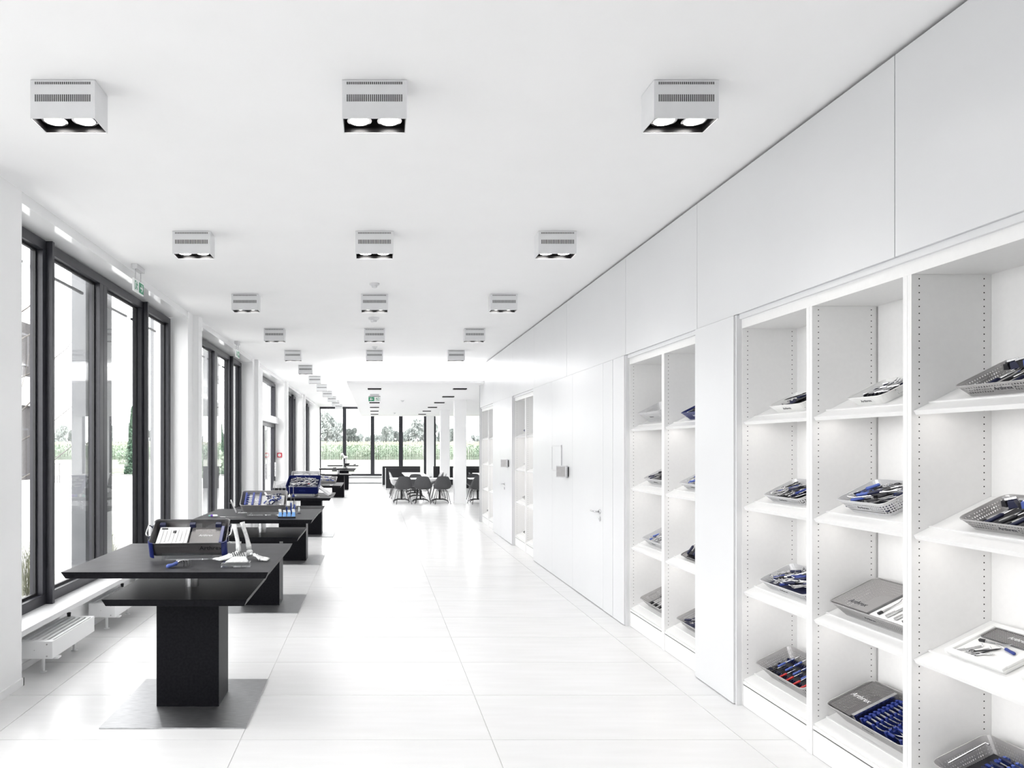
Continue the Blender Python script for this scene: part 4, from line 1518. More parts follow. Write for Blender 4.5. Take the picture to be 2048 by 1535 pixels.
def foot(t, org, toe_dir, shaft_top, scale=1.0):
    o = Vector(org)
    d = Vector(toe_dir).normalized()
    sd = Vector((-d.y, d.x, 0))
    ank = o + Vector((0, 0, 0.066 * scale))
    # shaft: two parallel leg bones
    top = o + Vector(shaft_top)
    b = MB()
    p, r = long_bone(ank, top, 0.0135 * scale, 1.6)
    r[-1] = 0.016 * scale
    b.tube(p, r, 12)
    b.build('shin_bone', M_BONE, t, smooth=True)
    b = MB()
    p, r = long_bone(ank + sd * 0.022 - d * 0.006 - Vector((0, 0, 0.012)), top + sd * 0.018 - d * 0.006, 0.0075 * scale, 1.6)
    b.tube(p, r, 8)
    b.build('calf_bone', M_BONE, t, smooth=True)
    # ankle and heel
    b = MB()
    b.ball(ank - Vector((0, 0, 0.018)) + d * 0.004, 0.021 * scale, 12, 0, (1.1, 1.0, 0.85))
    b.build('ankle_bone', M_BONE, t, smooth=True)
    b = MB()
    h0 = o - d * 0.048 * scale + Vector((0, 0, 0.022 * scale))
    b.tube([h0 - d * 0.012, h0, h0 + d * 0.028 + Vector((0, 0, 0.005)), h0 + d * 0.06 + Vector((0, 0, 0.012))], [0.010, 0.0195, 0.017, 0.013], 10)
    b.build('heel_bone', M_BONE, t, smooth=True)
    # midfoot
    for k in range(4):
        q = o + d * (0.035 + 0.012 * (k % 2)) * scale + sd * (-0.022 + 0.014 * k) + Vector((0, 0, 0.038 - 0.005 * k))
        MB().ball(q, 0.0115 * scale, 8, 0, (1.1, 1.0, 0.9)).build('midfoot_bone', M_BONE, t, smooth=True)
    for k in range(5):
        off = -0.028 + 0.014 * k
        big = 1.35 if k == 0 else 1.0
        s0 = o + d * 0.055 * scale + sd * off * 0.9 + Vector((0, 0, 0.034 - 0.004 * k))
        s1 = o + d * (0.118 - 0.006 * k) * scale + sd * off * 1.35 + Vector((0, 0, 0.010))
        b = MB()
        p, r = long_bone(s0, s1, 0.0056 * big, 1.5)
        b.tube(p, r, 8)
        b.build('metatarsal', M_BONE, t, smooth=True)
        s2 = s1 + d * (0.034 - 0.002 * k) * scale + Vector((0, 0, -0.002))
        s3 = s2 + d * 0.020 * scale + Vector((0, 0, -0.002))
        b = MB()
        b.tube([s1 + d * 0.003, s1 + d * 0.014, s2 - d * 0.002, s2 + d * 0.002, s3], [0.0072 * big, 0.0048 * big, 0.0062 * big, 0.0055 * big, 0.003 * big], 8)
        b.build('toe_bone', M_BONE, t, smooth=True)


foot(t, (0.030, 0.03, 0), (0.95, -0.45, 0), (-0.042, 0.0, 0.245), 1.0)
foot(t, (-0.035, 0.0, 0), (-0.95, -0.30, 0), (-0.025, 0.0, 0.235), 0.95)
fb = thing('implant_block', 'clear plastic block carrying black spiral screws on first table', 'display block', (-0.86, 4.36, TZ + 0.001), (0, 0, rad(4)))
MB().frus((-0.092, 0.088, -0.03, 0.035), (-0.088, 0.084, -0.027, 0.055), 0.0, 0.028).build('block', M_ACRYL, fb, bevel=0.002)
MB().frus((-0.07, 0.07, -0.01, 0.035), (-0.02, 0.055, 0.01, 0.035), 0.0285, 0.06).build('foam_ramp', M_BONE, fb, bevel=0.003)
for k in range(6):
    x = -0.026 + k * 0.014
    MB().tube([(x + 0.024, 0.0 + 0.003 * k, 0.029), (x + 0.008, 0.018, 0.055), (x - 0.008 + 0.0, 0.036, 0.086)], [0.0012, 0.0022, 0.0026], 6).build('screw', M_DARKMETAL, fb, smooth=True)

# --- second table
Y2 = TY[1]
tl2 = rad(30)


def table_tray(x, y, rz, tl, L, D, h, ms, mp, label, fill, where, zf=0.02, taper=0.015, name='instrument_tray', perforate=False):
    M0 = Matrix.Translation((x, y, TZ + 0.0005)) @ Matrix.Rotation(rz, 4, 'Z')
    s = tray_root(M0, 'clear acrylic stand under the ' + ' '.join(label.replace('with heaped steel tools at right of', 'at right of').split()), 'clear acrylic stands on the tables', 'acrylic_stand')
    s['category'] = 'display stand'
    for q in (-1, 1):
        MB().prism([(0.0, 0.0), (D * math.cos(tl), 0.0), (D * math.cos(tl), zf + D * math.sin(tl) - 0.004), (0.0, zf - 0.004)], 'x', q * L * 0.3 - 0.003, q * L * 0.3 + 0.003).build('side_cheek', M_ACRYL, s)
    MB().box(-L * 0.34, L * 0.34, -0.024, 0.0, 0.0, 0.004).build('foot_strip', M_ACRYL, s)
    Mt = M0 @ Matrix.Translation((0, 0, zf)) @ Matrix.Rotation(tl, 4, 'X') @ Matrix.Translation((0, D / 2 + 0.004, 0))
    t = tray_root(Mt, label, 'instrument trays on the tables', name)
    basket(t, L, D, h, taper, ms, mp, perforate, r=0.03)
    fill(t, Mt, L, D, h, where)
    return t, Mt


def f_t2(t, MT, L, D, h, where):
    liner(t, L, D, M_TRAYL, h - 0.04)
    for k, x in enumerate((-0.20, -0.12, -0.045)):
        MB().box(x - 0.010, x + 0.010, -D / 2 + 0.03, D / 2 - 0.03, h - 0.04, h - 0.004, 0).build('holder_bar', M_BLUE, t)
    for k in range(5):
        put('rod_n', MT, -0.19, -D / 2 + 0.06 + k * 0.045, h - 0.02, R.uniform(-0.05, 0.05), where, 0.8)
    pile(MT @ Matrix.Translation((0.10, 0, 0)), ['block_b', 'forceps', 'driver_b', 'retr', 'driver_n', 'block'], 18, 0.26, D - 0.03, h - 0.035, where, (0.8, 1.2), 0.75, 0.05)


table_tray(-1.21, 7.62, rad(4), rad(27), 0.50, 0.31, 0.10, M_TRAYG, P_TRAYG, 'grey tray with bright blue holder bars tilted on second table', f_t2, 'in the grey tray on second table', taper=0.02)

# stand with blue screwdrivers
t = thing('driver_stand', 'clear round stand of upright blue drivers at right of second table', 'display stand', (-0.93, 7.84, TZ + 0.001))
MB().tube([(0, 0, 0), (0, 0, 0.012)], 0.055, 24).build('stand_base', M_ACRYL, t)
MB().tube([(0, 0, 0.012), (0, 0, 0.06)], [0.012, 0.03], 16).build('stand_socket', M_ACRYL, t)
for k, (dx, dy, hh) in enumerate(((-0.045, 0.0, 0.13), (0.0, 0.02, 0.20), (0.04, 0.0, 0.17), (0.09, 0.01, 0.12), (-0.09, 0.02, 0.14))):
    col_ = M_LBLUE if k < 3 else M_SIGNW
    d_ = thing('surgical_driver', 'upright driver with slim steel tip on second table, %s in its row' % ['second from left', 'middle and tallest', 'second from right', 'rightmost', 'leftmost'][k], 'surgical tool', (-0.93 + dx, 7.78 + dy, TZ + 0.001), group='upright drivers on second table')
    MB().tube([(0, 0, 0), (0, 0, 0.006)], 0.018, 12).build('foot', M_NAVY, d_)
    MB().tube([(0, 0, 0.006), (0, 0, 0.03), (0, 0, hh * 0.55), (0, 0, hh * 0.62)], [0.009, 0.011, 0.010, 0.004], 10).build('grip', col_, d_, smooth=True)
    MB().tube([(0, 0, hh * 0.6), (0, 0, hh)], [0.0028, 0.0015], 6).build('shaft', M_STEEL, d_)
MB().box(-0.10, 0.12, -0.085, -0.075, 0.0, 0.003).build('base_strip', M_ACRYL, t)
# four blue blocks on a black foot
t = thing('block_display', 'row of four sky blue moulds on a black strip, second table', 'display block', (-0.915, 7.31, TZ + 0.001), (0, 0, rad(2)))
MB().box(-0.092, 0.092, -0.022, 0.022, 0, 0.016).build('black_foot', M_BLACK, t)
for k in range(4):
    x = -0.069 + k * 0.046
    MB().frus((x - 0.02, x + 0.02, -0.016, 0.016), (x - 0.013, x + 0.016, -0.008, 0.012), 0.016, 0.062).build('blue_mould', M_SKYB, t, bevel=0.003)
    MB().frus((x - 0.013, x + 0.016, -0.008, 0.012), (x - 0.018, x + 0.010, -0.012, 0.01), 0.062, 0.082 if k % 3 else 0.092).build('mould_top', M_SIGNW, t, bevel=0.002)
# purple topped vial and white tools at the left
t = thing('purple_vial', 'small lying vial with purple cap at left of second table', 'vial', (-1.70, 7.42, TZ + 0.001))
MB().tube([(-0.035, 0, 0.014), (-0.012, 0, 0.014)], 0.013, 12).build('vial_cap', M_PURPLE, t)
MB().tube([(-0.012, 0, 0.014), (0.03, 0, 0.014), (0.04, 0, 0.014)], [0.012, 0.012, 0.006], 12).build('vial_body', M_SIGNW, t)
MB().tube([(-0.06, 0, 0.012), (-0.035, 0, 0.013)], [0.006, 0.012], 12).build('vial_end', M_TEAL, t)
t = thing('probe', 'thin steel probe lying at left front of second table', 'surgical tool', (-1.60, 7.38, TZ + 0.001), (0, 0, rad(-3)))
MB().tube([(0, 0, 0.004), (0.16, 0, 0.003), (0.24, 0, 0.003)], [0.004, 0.002, 0.001], 6).build('probe_shaft', M_STEEL, t)
MB().tube([(-0.03, 0, 0.005), (0.03, 0, 0.005)], 0.0048, 6).build('probe_grip', M_TRAYL, t)
t = thing('tray_cover', 'grey cover leaning behind the tray on second table', 'lid', (-1.565, 7.93, TZ + 0.002), (rad(0), rad(-24), rad(12)))
MB().box(-0.006, 0.006, -0.11, 0.11, 0.004, 0.15).build('lid_sheet', M_TRAYL, t, bevel=0.004)
MB().tube([(-0.01, -0.06, 0.12), (-0.03, 0, 0.13), (-0.01, 0.06, 0.12)], 0.004, 6).build('lid_handle', M_DARKMETAL, t)
t = thing('round_clip', 'small dark curved clip lying beside leaning cover on second table', 'clip', (-1.47, 7.85, TZ + 0.001), (0, 0, rad(5)))
MB().box(-0.06, 0.04, -0.02, 0.02, 0.0, 0.008).build('clip_plate', M_TRAYL, t, bevel=0.002)
MB().tube([(-0.03, 0.0, 0.008), (-0.02, 0, 0.02), (0.01, 0, 0.02), (0.02, 0, 0.008)], 0.003, 6).build('clip_arch', M_DARKMETAL, t)

# --- third table: drivers row, blue tray, dark box with leaning grid, white leaning board
def f_t3(t, MT, L, D, h, where):
    liner(t, L, D, M_NAVY, h - 0.045)
    racks(t, 3, L, D, h - 0.044, M_TRAYL, 'x', 0.015)
    pile(MT, ['forceps', 'retr_w', 'rod', 'driver_n', 'forceps_k', 'retr_w', 'forceps'], 24, L - 0.04, D - 0.03, h - 0.03, where, (0.3, 0.7), 0.75, 0.03)
    put('driver_r', MT, 0.08, -0.07, h - 0.005, 0.3, where, 0.4)
    logo(t, 0, -D / 2 + 0.004, h * 0.5, (PI / 2, 0, 0), 0.03, M_LBLUE)


table_tray(-1.09, 10.58, rad(-6), rad(30), 0.50, 0.33, 0.13, M_TRAYN, P_TRAYN, 'deep royal blue tray tilted on third table', f_t3, 'in the blue tray on third table', taper=0.015)
t = thing('mesh_box', 'black box with pale perforated lid leaning behind, left of third table', 'box', (-1.42, 10.78, TZ + 0.001), (0, 0, rad(4)))
bm_ = MB()
bm_.box(-0.13, 0.13, 0.0, 0.005, 0, 0.10)
bm_.box(-0.13, 0.13, 0.17, 0.175, 0, 0.10)
bm_.box(-0.13, -0.125, 0.005, 0.17, 0, 0.10)
bm_.box(0.125, 0.13, 0.005, 0.17, 0, 0.10)
bm_.box(-0.125, 0.125, 0.005, 0.17, 0, 0.005)
bm_.build('box_body', M_BLACK, t)
uvbox('box_lid', -0.15, 0.15, 0.0, 0.20, 0.0, 0.006, M_TRAYL, P_TRAYL, t, Matrix.Translation((0, 0.06, 0.102)) @ Matrix.Rotation(rad(28), 4, 'X'))
MB().box(-0.155, -0.125, 0.05, 0.07, 0.06, 0.075).build('box_latch', M_TRAYD, t)
t = thing('leaning_board', 'pale sloping board at right of third table', 'display board', (-0.80, 10.72, TZ + 0.001), (0, 0, rad(-8)))
MB().prism([(-0.10, 0.155), (-0.09, 0.163), (0.13, 0.012), (0.12, 0.0), (0.11, 0.0)], 'y', -0.10, 0.14).build('board', M_TRAYL, t)
MB().prism([(-0.10, 0.0), (-0.09, 0.0), (-0.09, 0.16), (-0.10, 0.155)], 'y', -0.08, 0.12).build('prop', M_TRAYD, t)
for k in range(6):
    cl, cn = ((M_TEAL, 'teal'), (M_SIGNW, 'white'), (M_LBLUE, 'blue'), (M_PURPLE, 'violet'), (M_SIGNW, 'pale'), (M_BLUE, 'deep blue'))[k]
    x = -1.475 + k * 0.055
    d_ = thing('pin_driver', 'thin upright steel pin with %s foot, front of third table' % cn, 'surgical tool', (x, 10.33 + 0.02 * (k % 2), TZ + 0.001), group='upright pins on third table')
    MB().tube([(0, 0, 0), (0, 0, 0.02), (0, 0, 0.045)], [0.018, 0.02, 0.006], 10).build('pin_foot', cl, d_)
    MB().tube([(0, 0, 0.045), (0, 0, 0.16)], [0.0028, 0.0015], 6).build('pin_shaft', M_STEEL, d_)
t = thing('pin_board', 'thin clear strip standing at the right front of third table', 'display stand', (-0.83, 10.42, TZ + 0.001))
MB().box(-0.003, 0.003, -0.02, 0.02, 0, 0.12).build('strip', M_ACRYL, t)
MB().box(-0.02, 0.02, -0.02, 0.02, 0, 0.004).build('strip_foot', M_ACRYL, t)


# --- fourth table
def f_t4(t, MT, L, D, h, where):
    liner(t, L, D, M_TRAYL, h - 0.04)
    pile(MT, ['retr_w', 'forceps', 'driver_lb', 'retr_w'], 9, L - 0.04, D - 0.03, h - 0.03, where, (0.3, 0.5), 0.9, 0.02)


table_tray(-1.34, 13.62, rad(4), rad(28), 0.55, 0.33, 0.09, M_TRAYL, P_TRAYL, 'silver grey tray tilted on fourth table', f_t4, 'in the silver tray on fourth table', perforate=True)
table_tray(-0.95, 13.50, rad(-4), rad(18), 0.42, 0.26, 0.06, M_TRAYG, P_TRAYG, 'low grey tray with heaped steel tools at right of fourth table',
           lambda t, MT, L, D, h, w: (liner(t, L, D, M_TRAYD, 0.02), pile(MT, ['forceps', 'retr_w', 'driver_b', 'forceps', 'block_b'], 18, L - 0.02, D - 0.02, 0.02, w, (0.3, 1.2), 0.85, 0.06)), 'in the low tray on fourth table')
t = thing('sloped_cover', 'pale sloping cover between both trays on fourth table', 'lid', (-1.14, 13.86, TZ + 0.001), (0, 0, rad(-6)))
MB().prism([(-0.09, 0.0), (-0.08, 0.0), (0.08, 0.165), (0.07, 0.17)], 'y', -0.06, 0.16).build('lid_sheet', M_TRAYL, t)
MB().box(0.065, 0.08, -0.04, 0.14, 0.0, 0.158).build('lid_prop', M_TRAYG, t)

# --- fifth and sixth table
for (x, y_, m_, lab) in ((-1.36, 23.9, M_TRAYG, 'small grey dish at left of fifth table'), (-0.98, 23.85, M_TRAYG, 'small grey dish at right of fifth table'),
                         (-1.12, 28.2, M_BLACK, 'black oval bowl on farthest table'), (-0.80, 28.2, M_TRAYG, 'little grey cup beside black bowl, farthest table')):
    big_ = m_ is M_BLACK
    t = thing('dish', lab, 'dish', (x, y_, TZ + 0.001))
    r_ = 0.13 if big_ else 0.06
    MB().tube([(0, 0, 0), (0, 0, 0.01), (0, 0, 0.06 if big_ else 0.03)], [r_ * 0.7, r_ * 0.8, r_], 20).build('bowl', m_, t)
    MB().tube([(0, 0, 0.06 if big_ else 0.03), (0, 0, 0.066 if big_ else 0.034)], [r_ * 1.02, r_ * 1.02], 20).build('bowl_rim', m_, t)
t = thing('joint_model', 'white bone model on a thin stand, farthest table', 'bone model', (-1.17, 28.35, TZ + 0.001))
MB().tube([(0, 0, 0), (0, 0, 0.01)], 0.10, 16).build('model_foot', M_TRAYL, t)
MB().tube([(0, 0, 0.01), (0, 0, 0.26)], 0.012, 8).build('model_rod', M_STEEL, t)
MB().ball((0.0, 0, 0.30), 0.07, 12, 0, (1.3, 1, 0.8)).ball((-0.14, 0, 0.42), 0.06, 12).tube([(0, 0, 0.3), (-0.08, 0, 0.36), (-0.14, 0, 0.42)], [0.04, 0.03, 0.04], 8).build('bone_shape', M_BONE, t, smooth=True)
MB().tube([(-0.14, 0, 0.46), (-0.15, 0, 0.52)], [0.02, 0.008], 8).build('model_tip', M_BLACK, t)
t = thing('marker_pole', 'slim white post standing on fifth table', 'post', (-1.075, 24.0, TZ + 0.001))
MB().tube([(0, 0, 0), (0, 0, 0.35)], [0.02, 0.014], 10).build('post_shaft', M_SIGNW, t)
MB().tube([(0, 0, 0), (0, 0, 0.01)], 0.06, 14).build('post_foot', M_TRAYG, t)


# ================================================================== SEATING AREA
def shell_mesh(name, m):
    prof = [(-0.235, 0.435), (-0.20, 0.452), (-0.10, 0.440), (0.02, 0.428), (0.12, 0.432), (0.19, 0.470), (0.225, 0.55), (0.245, 0.65), (0.262, 0.76), (0.275, 0.85)]
    hw = [0.19, 0.21, 0.235, 0.255, 0.27, 0.272, 0.262, 0.24, 0.21, 0.165]
    rise = [0.0, 0.02, 0.06, 0.11, 0.12, 0.095, 0.05, 0.01, -0.01, -0.03]
    fwd = [0, 0, 0, 0, -0.01, -0.035, -0.06, -0.06, -0.04, -0.02]
    nu = 12
    b = MB()
    vs, fs = [], []
    for j, (py, pz) in enumerate(prof):
        for i in range(nu + 1):
            u = -1 + 2 * i / nu
            s = abs(u) ** 2.6
            vs.append((hw[j] * math.sin(u * PI / 2 * 0.95) / math.sin(PI / 2 * 0.95), py + fwd[j] * s, pz + rise[j] * s))
    for j in range(len(prof) - 1):
        for i in range(nu):
            a = j * (nu + 1) + i
            fs.append((a, a + 1, a + nu + 2, a + nu + 1))
    b.add(vs, fs)
    return b.mesh(name, m, True)


def chair_parts(m, name):
    r = bpy.data.objects.new('shell_chair', None)
    C.objects.link(r)
    o = link('seat_shell', shell_mesh('seat_shell', m), r)
    sd = o.modifiers.new('thick', 'SOLIDIFY')
    sd.thickness = 0.008
    ss = o.modifiers.new('sub', 'SUBSURF')
    ss.levels = 1
    ss.render_levels = 1
    for sx in (-1, 1):
        for sy in (-1, 1):
            b = MB()
            b.tube([(sx * 0.10, sy * 0.09, 0.425), (sx * 0.15, sy * 0.13, 0.40), (sx * 0.235, sy * 0.23 + 0.01, 0.012)], 0.0085, 8)
            lg = b.build('leg', M_DARKMETAL, r, smooth=True)
            MB().tube([(sx * 0.2355, sy * 0.2305 + 0.01, 0.0), (sx * 0.235, sy * 0.23 + 0.01, 0.014)], 0.013, 8).build('foot_glide', M_BLACK, lg)
    MB().tube([(-0.14, -0.12, 0.395), (0.14, 0.12, 0.395)], 0.007, 6).tube([(-0.14, 0.12, 0.385), (0.14, -0.12, 0.385)], 0.007, 6).build('cross_brace', M_DARKMETAL, r)
    return r


cd = chair_parts(M_CHAIR, 'dark')
cl_ = chair_parts(M_CHAIRL, 'light')
used = {'d': False, 'l': False}


def chair(kind, x, y, ang, label):
    """ang = 0: the back faces the camera's side turned away: backrest towards +y"""
    src = cd if kind == 'd' else cl_
    o = copy_tree(src) if used[kind] else src
    used[kind] = True
    o.location = (x, y, 0)
    o.rotation_euler = (0, 0, ang)
    tag(o, label, 'chair', 'shell armchairs round the white tables')


# front row, backs towards the camera (rotate by 180 degrees)
chair('d', 0.86, 21.40, PI + 0.15, 'charcoal shell armchair with its back to camera, leftmost of the front row')
chair('d', 1.49, 21.42, PI - 0.12, 'charcoal shell armchair with its back to camera, middle of the front row')
chair('d', 2.06, 21.40, PI + 0.05, 'charcoal shell armchair with its back to camera, just left of nearer column')
chair('d', 3.14, 21.40, PI + 0.2, 'charcoal shell armchair with its back to camera, right of nearer column')
# beyond the first table and along the long one
chair('l', 0.78, 23.55, PI / 2 + 0.1, 'light grey shell armchair at near left side of the long table')
chair('l', 0.80, 24.5, PI / 2 - 0.1, 'light grey shell armchair second along the left side of long table')
chair('d', 0.80, 25.6, PI / 2, 'charcoal shell armchair at far left side of long table')
chair('l', 2.15, 23.6, -PI / 2 - 0.15, 'light grey shell armchair at near right side of long table')
chair('d', 2.15, 24.6, -PI / 2, 'charcoal shell armchair second along the right side of long table')
chair('l', 2.2, 25.6, -PI / 2 + 0.1, 'light grey shell armchair at far right side of long table')
chair('d', 1.35, 22.75, 0.0, 'charcoal shell armchair behind the front table, facing camera')
chair('d', 3.3, 22.9, 0.1, 'charcoal shell armchair behind the right table, facing camera')
chair('d', 3.55, 24.2, PI / 2, 'charcoal shell armchair beside the far right table')


def pedestal_table(x0, x1, y0, y1, label, posts):
    t = thing('white_table', label, 'table', ((x0 + x1) / 2, (y0 + y1) / 2, 0), group='white cafe tables')
    hx, hy = (x1 - x0) / 2, (y1 - y0) / 2
    MB().box(-hx, hx, -hy, hy, 0.715, 0.742).build('tabletop', M_TABLEW, t, bevel=0.002)
    for (px, py) in posts:
        px -= (x0 + x1) / 2
        py -= (y0 + y1) / 2
        MB().tube([(px, py, 0.07), (px, py, 0.715)], 0.033, 14).build('post', M_DARKMETAL, t)
        for (dx, dy) in ((1, 0.6), (-1, 0.6), (1, -0.6), (-1, -0.6)):
            MB().tube([(px, py, 0.085), (px + dx * 0.11, py + dy * 0.11, 0.09), (px + dx * 0.22, py + dy * 0.22, 0.055), (px + dx * 0.26, py + dy * 0.26, 0.012)], [0.022, 0.019, 0.015, 0.011], 8).build('foot', M_DARKMETAL, t, smooth=True)


pedestal_table(0.485, 2.50, 21.75, 22.45, 'white rectangular table behind the front row of chairs', [(0.85, 22.05), (1.45, 22.05), (2.05, 22.05)])
pedestal_table(2.98, 5.0, 21.75, 22.45, 'white rectangular table right of the nearer column', [(3.25, 22.05), (4.2, 22.05)])
pedestal_table(1.05, 1.84, 23.2, 26.9, 'long white table stretching away towards the windows', [(1.45, 23.8), (1.45, 25.1), (1.45, 26.4)])
pedestal_table(3.7, 4.9, 24.0, 26.5, 'white table beyond the right front table', [(4.3, 24.6), (4.3, 25.9)])


def bench(x0, x1, y, label, seat_far=True, htop=0.876):
    t = thing('banquette', label, 'bench', ((x0 + x1) / 2, y, 0), group='black upholstered benches by end windows')
    w = (x1 - x0) / 2
    s = 1 if seat_far else -1
    MB().box(-w, w, 0, 0.09, 0.06, htop).build('backrest', M_FABRIC, t, bevel=0.008)
    MB().box(-w, w, 0.092, 0.62, 0.06, 0.43).build('seat', M_FABRIC, t, bevel=0.012)
    MB().box(-w + 0.02, w - 0.02, 0.02, 0.58, 0.0, 0.06).build('plinth', M_TRAYL, t)
    MB().box(-w - 0.022, -w - 0.001, 0.0, 0.62, 0.0, htop * 0.98).build('end_panel', M_PANEL, t)


bench(0.46, 1.81, 28.2, 'black upholstered bench with white end panel, nearer left')
bench(0.35, 2.0, 30.6, 'black upholstered bench close to the end windows, left')
bench(3.25, 5.2, 28.2, 'black upholstered bench behind right tables')
bench(2.58, 5.2, 30.6, 'black upholstered bench close to the end windows, right')

# ================================================================== OUTSIDE
M_PAVE = noise_mat('pale_paving', (0.34, 0.34, 0.335), (0.46, 0.46, 0.455), 0.8, 0.8, coords='Object')
M_GRASS = noise_mat('pale_meadow', (0.088, 0.102, 0.072), (0.140, 0.147, 0.122), 0.35, 0.9, detail=8)
M_CORN = noise_mat('corn_leaf', (0.21, 0.29, 0.21), (0.38, 0.43, 0.35), 0.6, 0.7)
M_CORNT = noise_mat('corn_tassel', (0.24, 0.25, 0.19), (0.31, 0.31, 0.26), 0.8, 0.8)
M_LEAF = noise_mat('tree_leaf_hazed', (0.22, 0.25, 0.24), (0.33, 0.355, 0.345), 0.5, 0.8)  # distance haze is put into the pale leaf colour, no volume
M_CONIF = noise_mat('conifer_leaf', (0.07, 0.14, 0.09), (0.14, 0.21, 0.15), 1.5, 0.8)
M_BARK = noise_mat('bark', (0.07, 0.065, 0.06), (0.13, 0.12, 0.11), 4, 0.9)
M_REED = noise_mat('dry_grass', (0.12, 0.13, 0.08), (0.24, 0.24, 0.18), 3, 0.8)
M_BRICK = noise_mat('brown_cladding', (0.022, 0.02, 0.021), (0.036, 0.032, 0.033), 3, 0.7, stretch=(1, 1, 8))
sbuild(MB().box(-90, -3.06, -20, 42, -0.30, -0.03), 'ground_paving', M_PAVE)
sbuild(MB().box(-3.06, 90, 33.26, 42, -0.30, -0.03), 'ground_verge', M_GRASS)
sbuild(MB().box(-260, 260, 42, 420, -0.30, -0.03), 'ground_meadow', M_GRASS)
sbuild(MB().box(-90, -3.1, 41.9, 42.1, -0.03, 0.06), 'kerb', M_PAVE)

rc = random.Random(3)
cv, cf, cm = [], [], []


def quad(p, q, w, mi):
    """a blade from p to q with width vector w"""
    o = len(cv)
    m_ = (p + q) / 2 + Vector((0, 0, (q - p).length * 0.18))
    cv.extend([tuple(p - w), tuple(p + w), tuple(m_ + w * 1.4), tuple(m_ - w * 1.4), tuple(q)])
    cf.append((o, o + 1, o + 2, o + 3))
    cf.append((o + 3, o + 2, o + 4))
    cm.extend((mi, mi))


for rrow in range(9):
    yy = 94 + rrow * 0.75
    x = -62.0
    while x < 34:
        x += rc.uniform(0.16, 0.34)
        hh = rc.uniform(1.85, 2.25)
        b = Vector((x, yy + rc.uniform(-0.12, 0.12), -0.03))
        quad(b, b + Vector((rc.uniform(-0.05, 0.05), 0, hh)), Vector((0.02, 0, 0)), 0)
        for k in range(5):
            z = hh * (0.2 + 0.15 * k)
            a = rc.uniform(0, 2 * PI)
            p = b + Vector((0, 0, z))
            q = p + Vector((math.cos(a) * 0.5, math.sin(a) * 0.5, rc.uniform(0.0, 0.3)))
            quad(p, q, Vector((-math.sin(a) * 0.045 + 0.02, math.cos(a) * 0.045, 0)), 0)
        p = b + Vector((0, 0, hh))
        quad(p, p + Vector((rc.uniform(-0.08, 0.08), 0, 0.28)), Vector((0.05, 0, 0)), 1)
me = bpy.data.meshes.new('corn_rows')
me.from_pydata(cv, [], cf)
me.materials.append(M_CORN)
me.materials.append(M_CORNT)
me.polygons.foreach_set('material_index', cm)
o = link('corn_rows', me)
tag(o, 'rows of tall green corn standing beyond the meadow', 'corn', kind='stuff')
# canopy of the field behind its front rows
cnp = MB()
nx, ny = 90, 14
vs = []
for j in range(ny + 1):
    for i in range(nx + 1):
        vs.append((-64 + i * 100 / nx, 100.8 + j * 3.2, 2.02 + rc.uniform(-0.12, 0.12)))
fs = [(j * (nx + 1) + i, j * (nx + 1) + i + 1, (j + 1) * (nx + 1) + i + 1, (j + 1) * (nx + 1) + i) for j in range(ny) for i in range(nx)]
cnp.add(vs, fs)
cnp.box(-64, 36, 100.8, 101.0, -0.03, 1.9)
o = cnp.build('corn_canopy', M_CORNT)
tag(o, 'pale tassel tops of the corn field stretching back', 'corn', kind='stuff')


def crown_mesh(seed, w, h, leaf, n, conical=False, m=None):
    rr = random.Random(seed)
    v, f = [], []
    blobs = []
    for k in range(16):
        a = rr.uniform(0, 2 * PI)
        z = rr.uniform(0.12, 0.9)
        rad_ = (math.sin(PI * min(1, z * 0.95)) ** 0.6) * w * 0.36 * rr.uniform(0.5, 1.0)
        blobs.append((rad_ * math.cos(a), rad_ * math.sin(a), z * h, w * rr.uniform(0.14, 0.24)))
    for k in range(n):
        if conical:
            z = rr.random() ** 1.1
            a = rr.uniform(0, 2 * PI)
            rr_ = w / 2 * (1 - z * 0.75) * (0.6 + 0.4 * rr.random())
            c = Vector((rr_ * math.cos(a), rr_ * math.sin(a), z * h))
        else:
            bl_ = blobs[rr.randrange(len(blobs))]
            d = Vector((rr.gauss(0, 1), rr.gauss(0, 1), rr.gauss(0, 1))).normalized() * bl_[3] * (0.65 + 0.35 * rr.random())
            c = Vector(bl_[:3]) + Vector((d.x, d.y, d.z * 0.85))
        u = Vector((rr.gauss(0, 1), rr.gauss(0, 1), rr.gauss(0, 1))).normalized()
        w_ = u.orthogonal().normalized()
        s = leaf * rr.uniform(0.6, 1.3)
        o_ = len(v)
        v.extend([tuple(c + u * s), tuple(c + w_ * s * 0.6), tuple(c - u * s), tuple(c - w_ * s * 0.6)])
        f.append((o_, o_ + 1, o_ + 2, o_ + 3))
    me = bpy.data.meshes.new('crown')
    me.from_pydata(v, [], f)
    me.materials.append(m or M_LEAF)
    return me


CR = [crown_mesh(s, 9, 9, 0.50, 5200) for s in (1, 2, 3)]
trunkm = MB().tube([(0, 0, 0), (0.1, 0, 1.5), (0, 0.1, 4)], [0.28, 0.2, 0.12], 8).mesh('trunk', M_BARK, True)


def px_tree(px, topy, Y, wpx, label, k):
    X = (px - 749) / 1400 * Y
    top = H + (892 - topy) * Y / 1400
    wd = wpx * Y / 1400
    t = thing('tree', label, 'tree', (X, Y, -0.03), (0, 0, k * 1.3), group='trees beyond the corn field')
    c = link('crown', CR[k % 3], t)
    c.location = (0, 0, top * 0.14)
    c.scale = (wd / 9, wd / 9, top * 0.88 / 9)
    tr_ = link('trunk', trunkm, t)
    tr_.scale = (1, 1, top / 9)


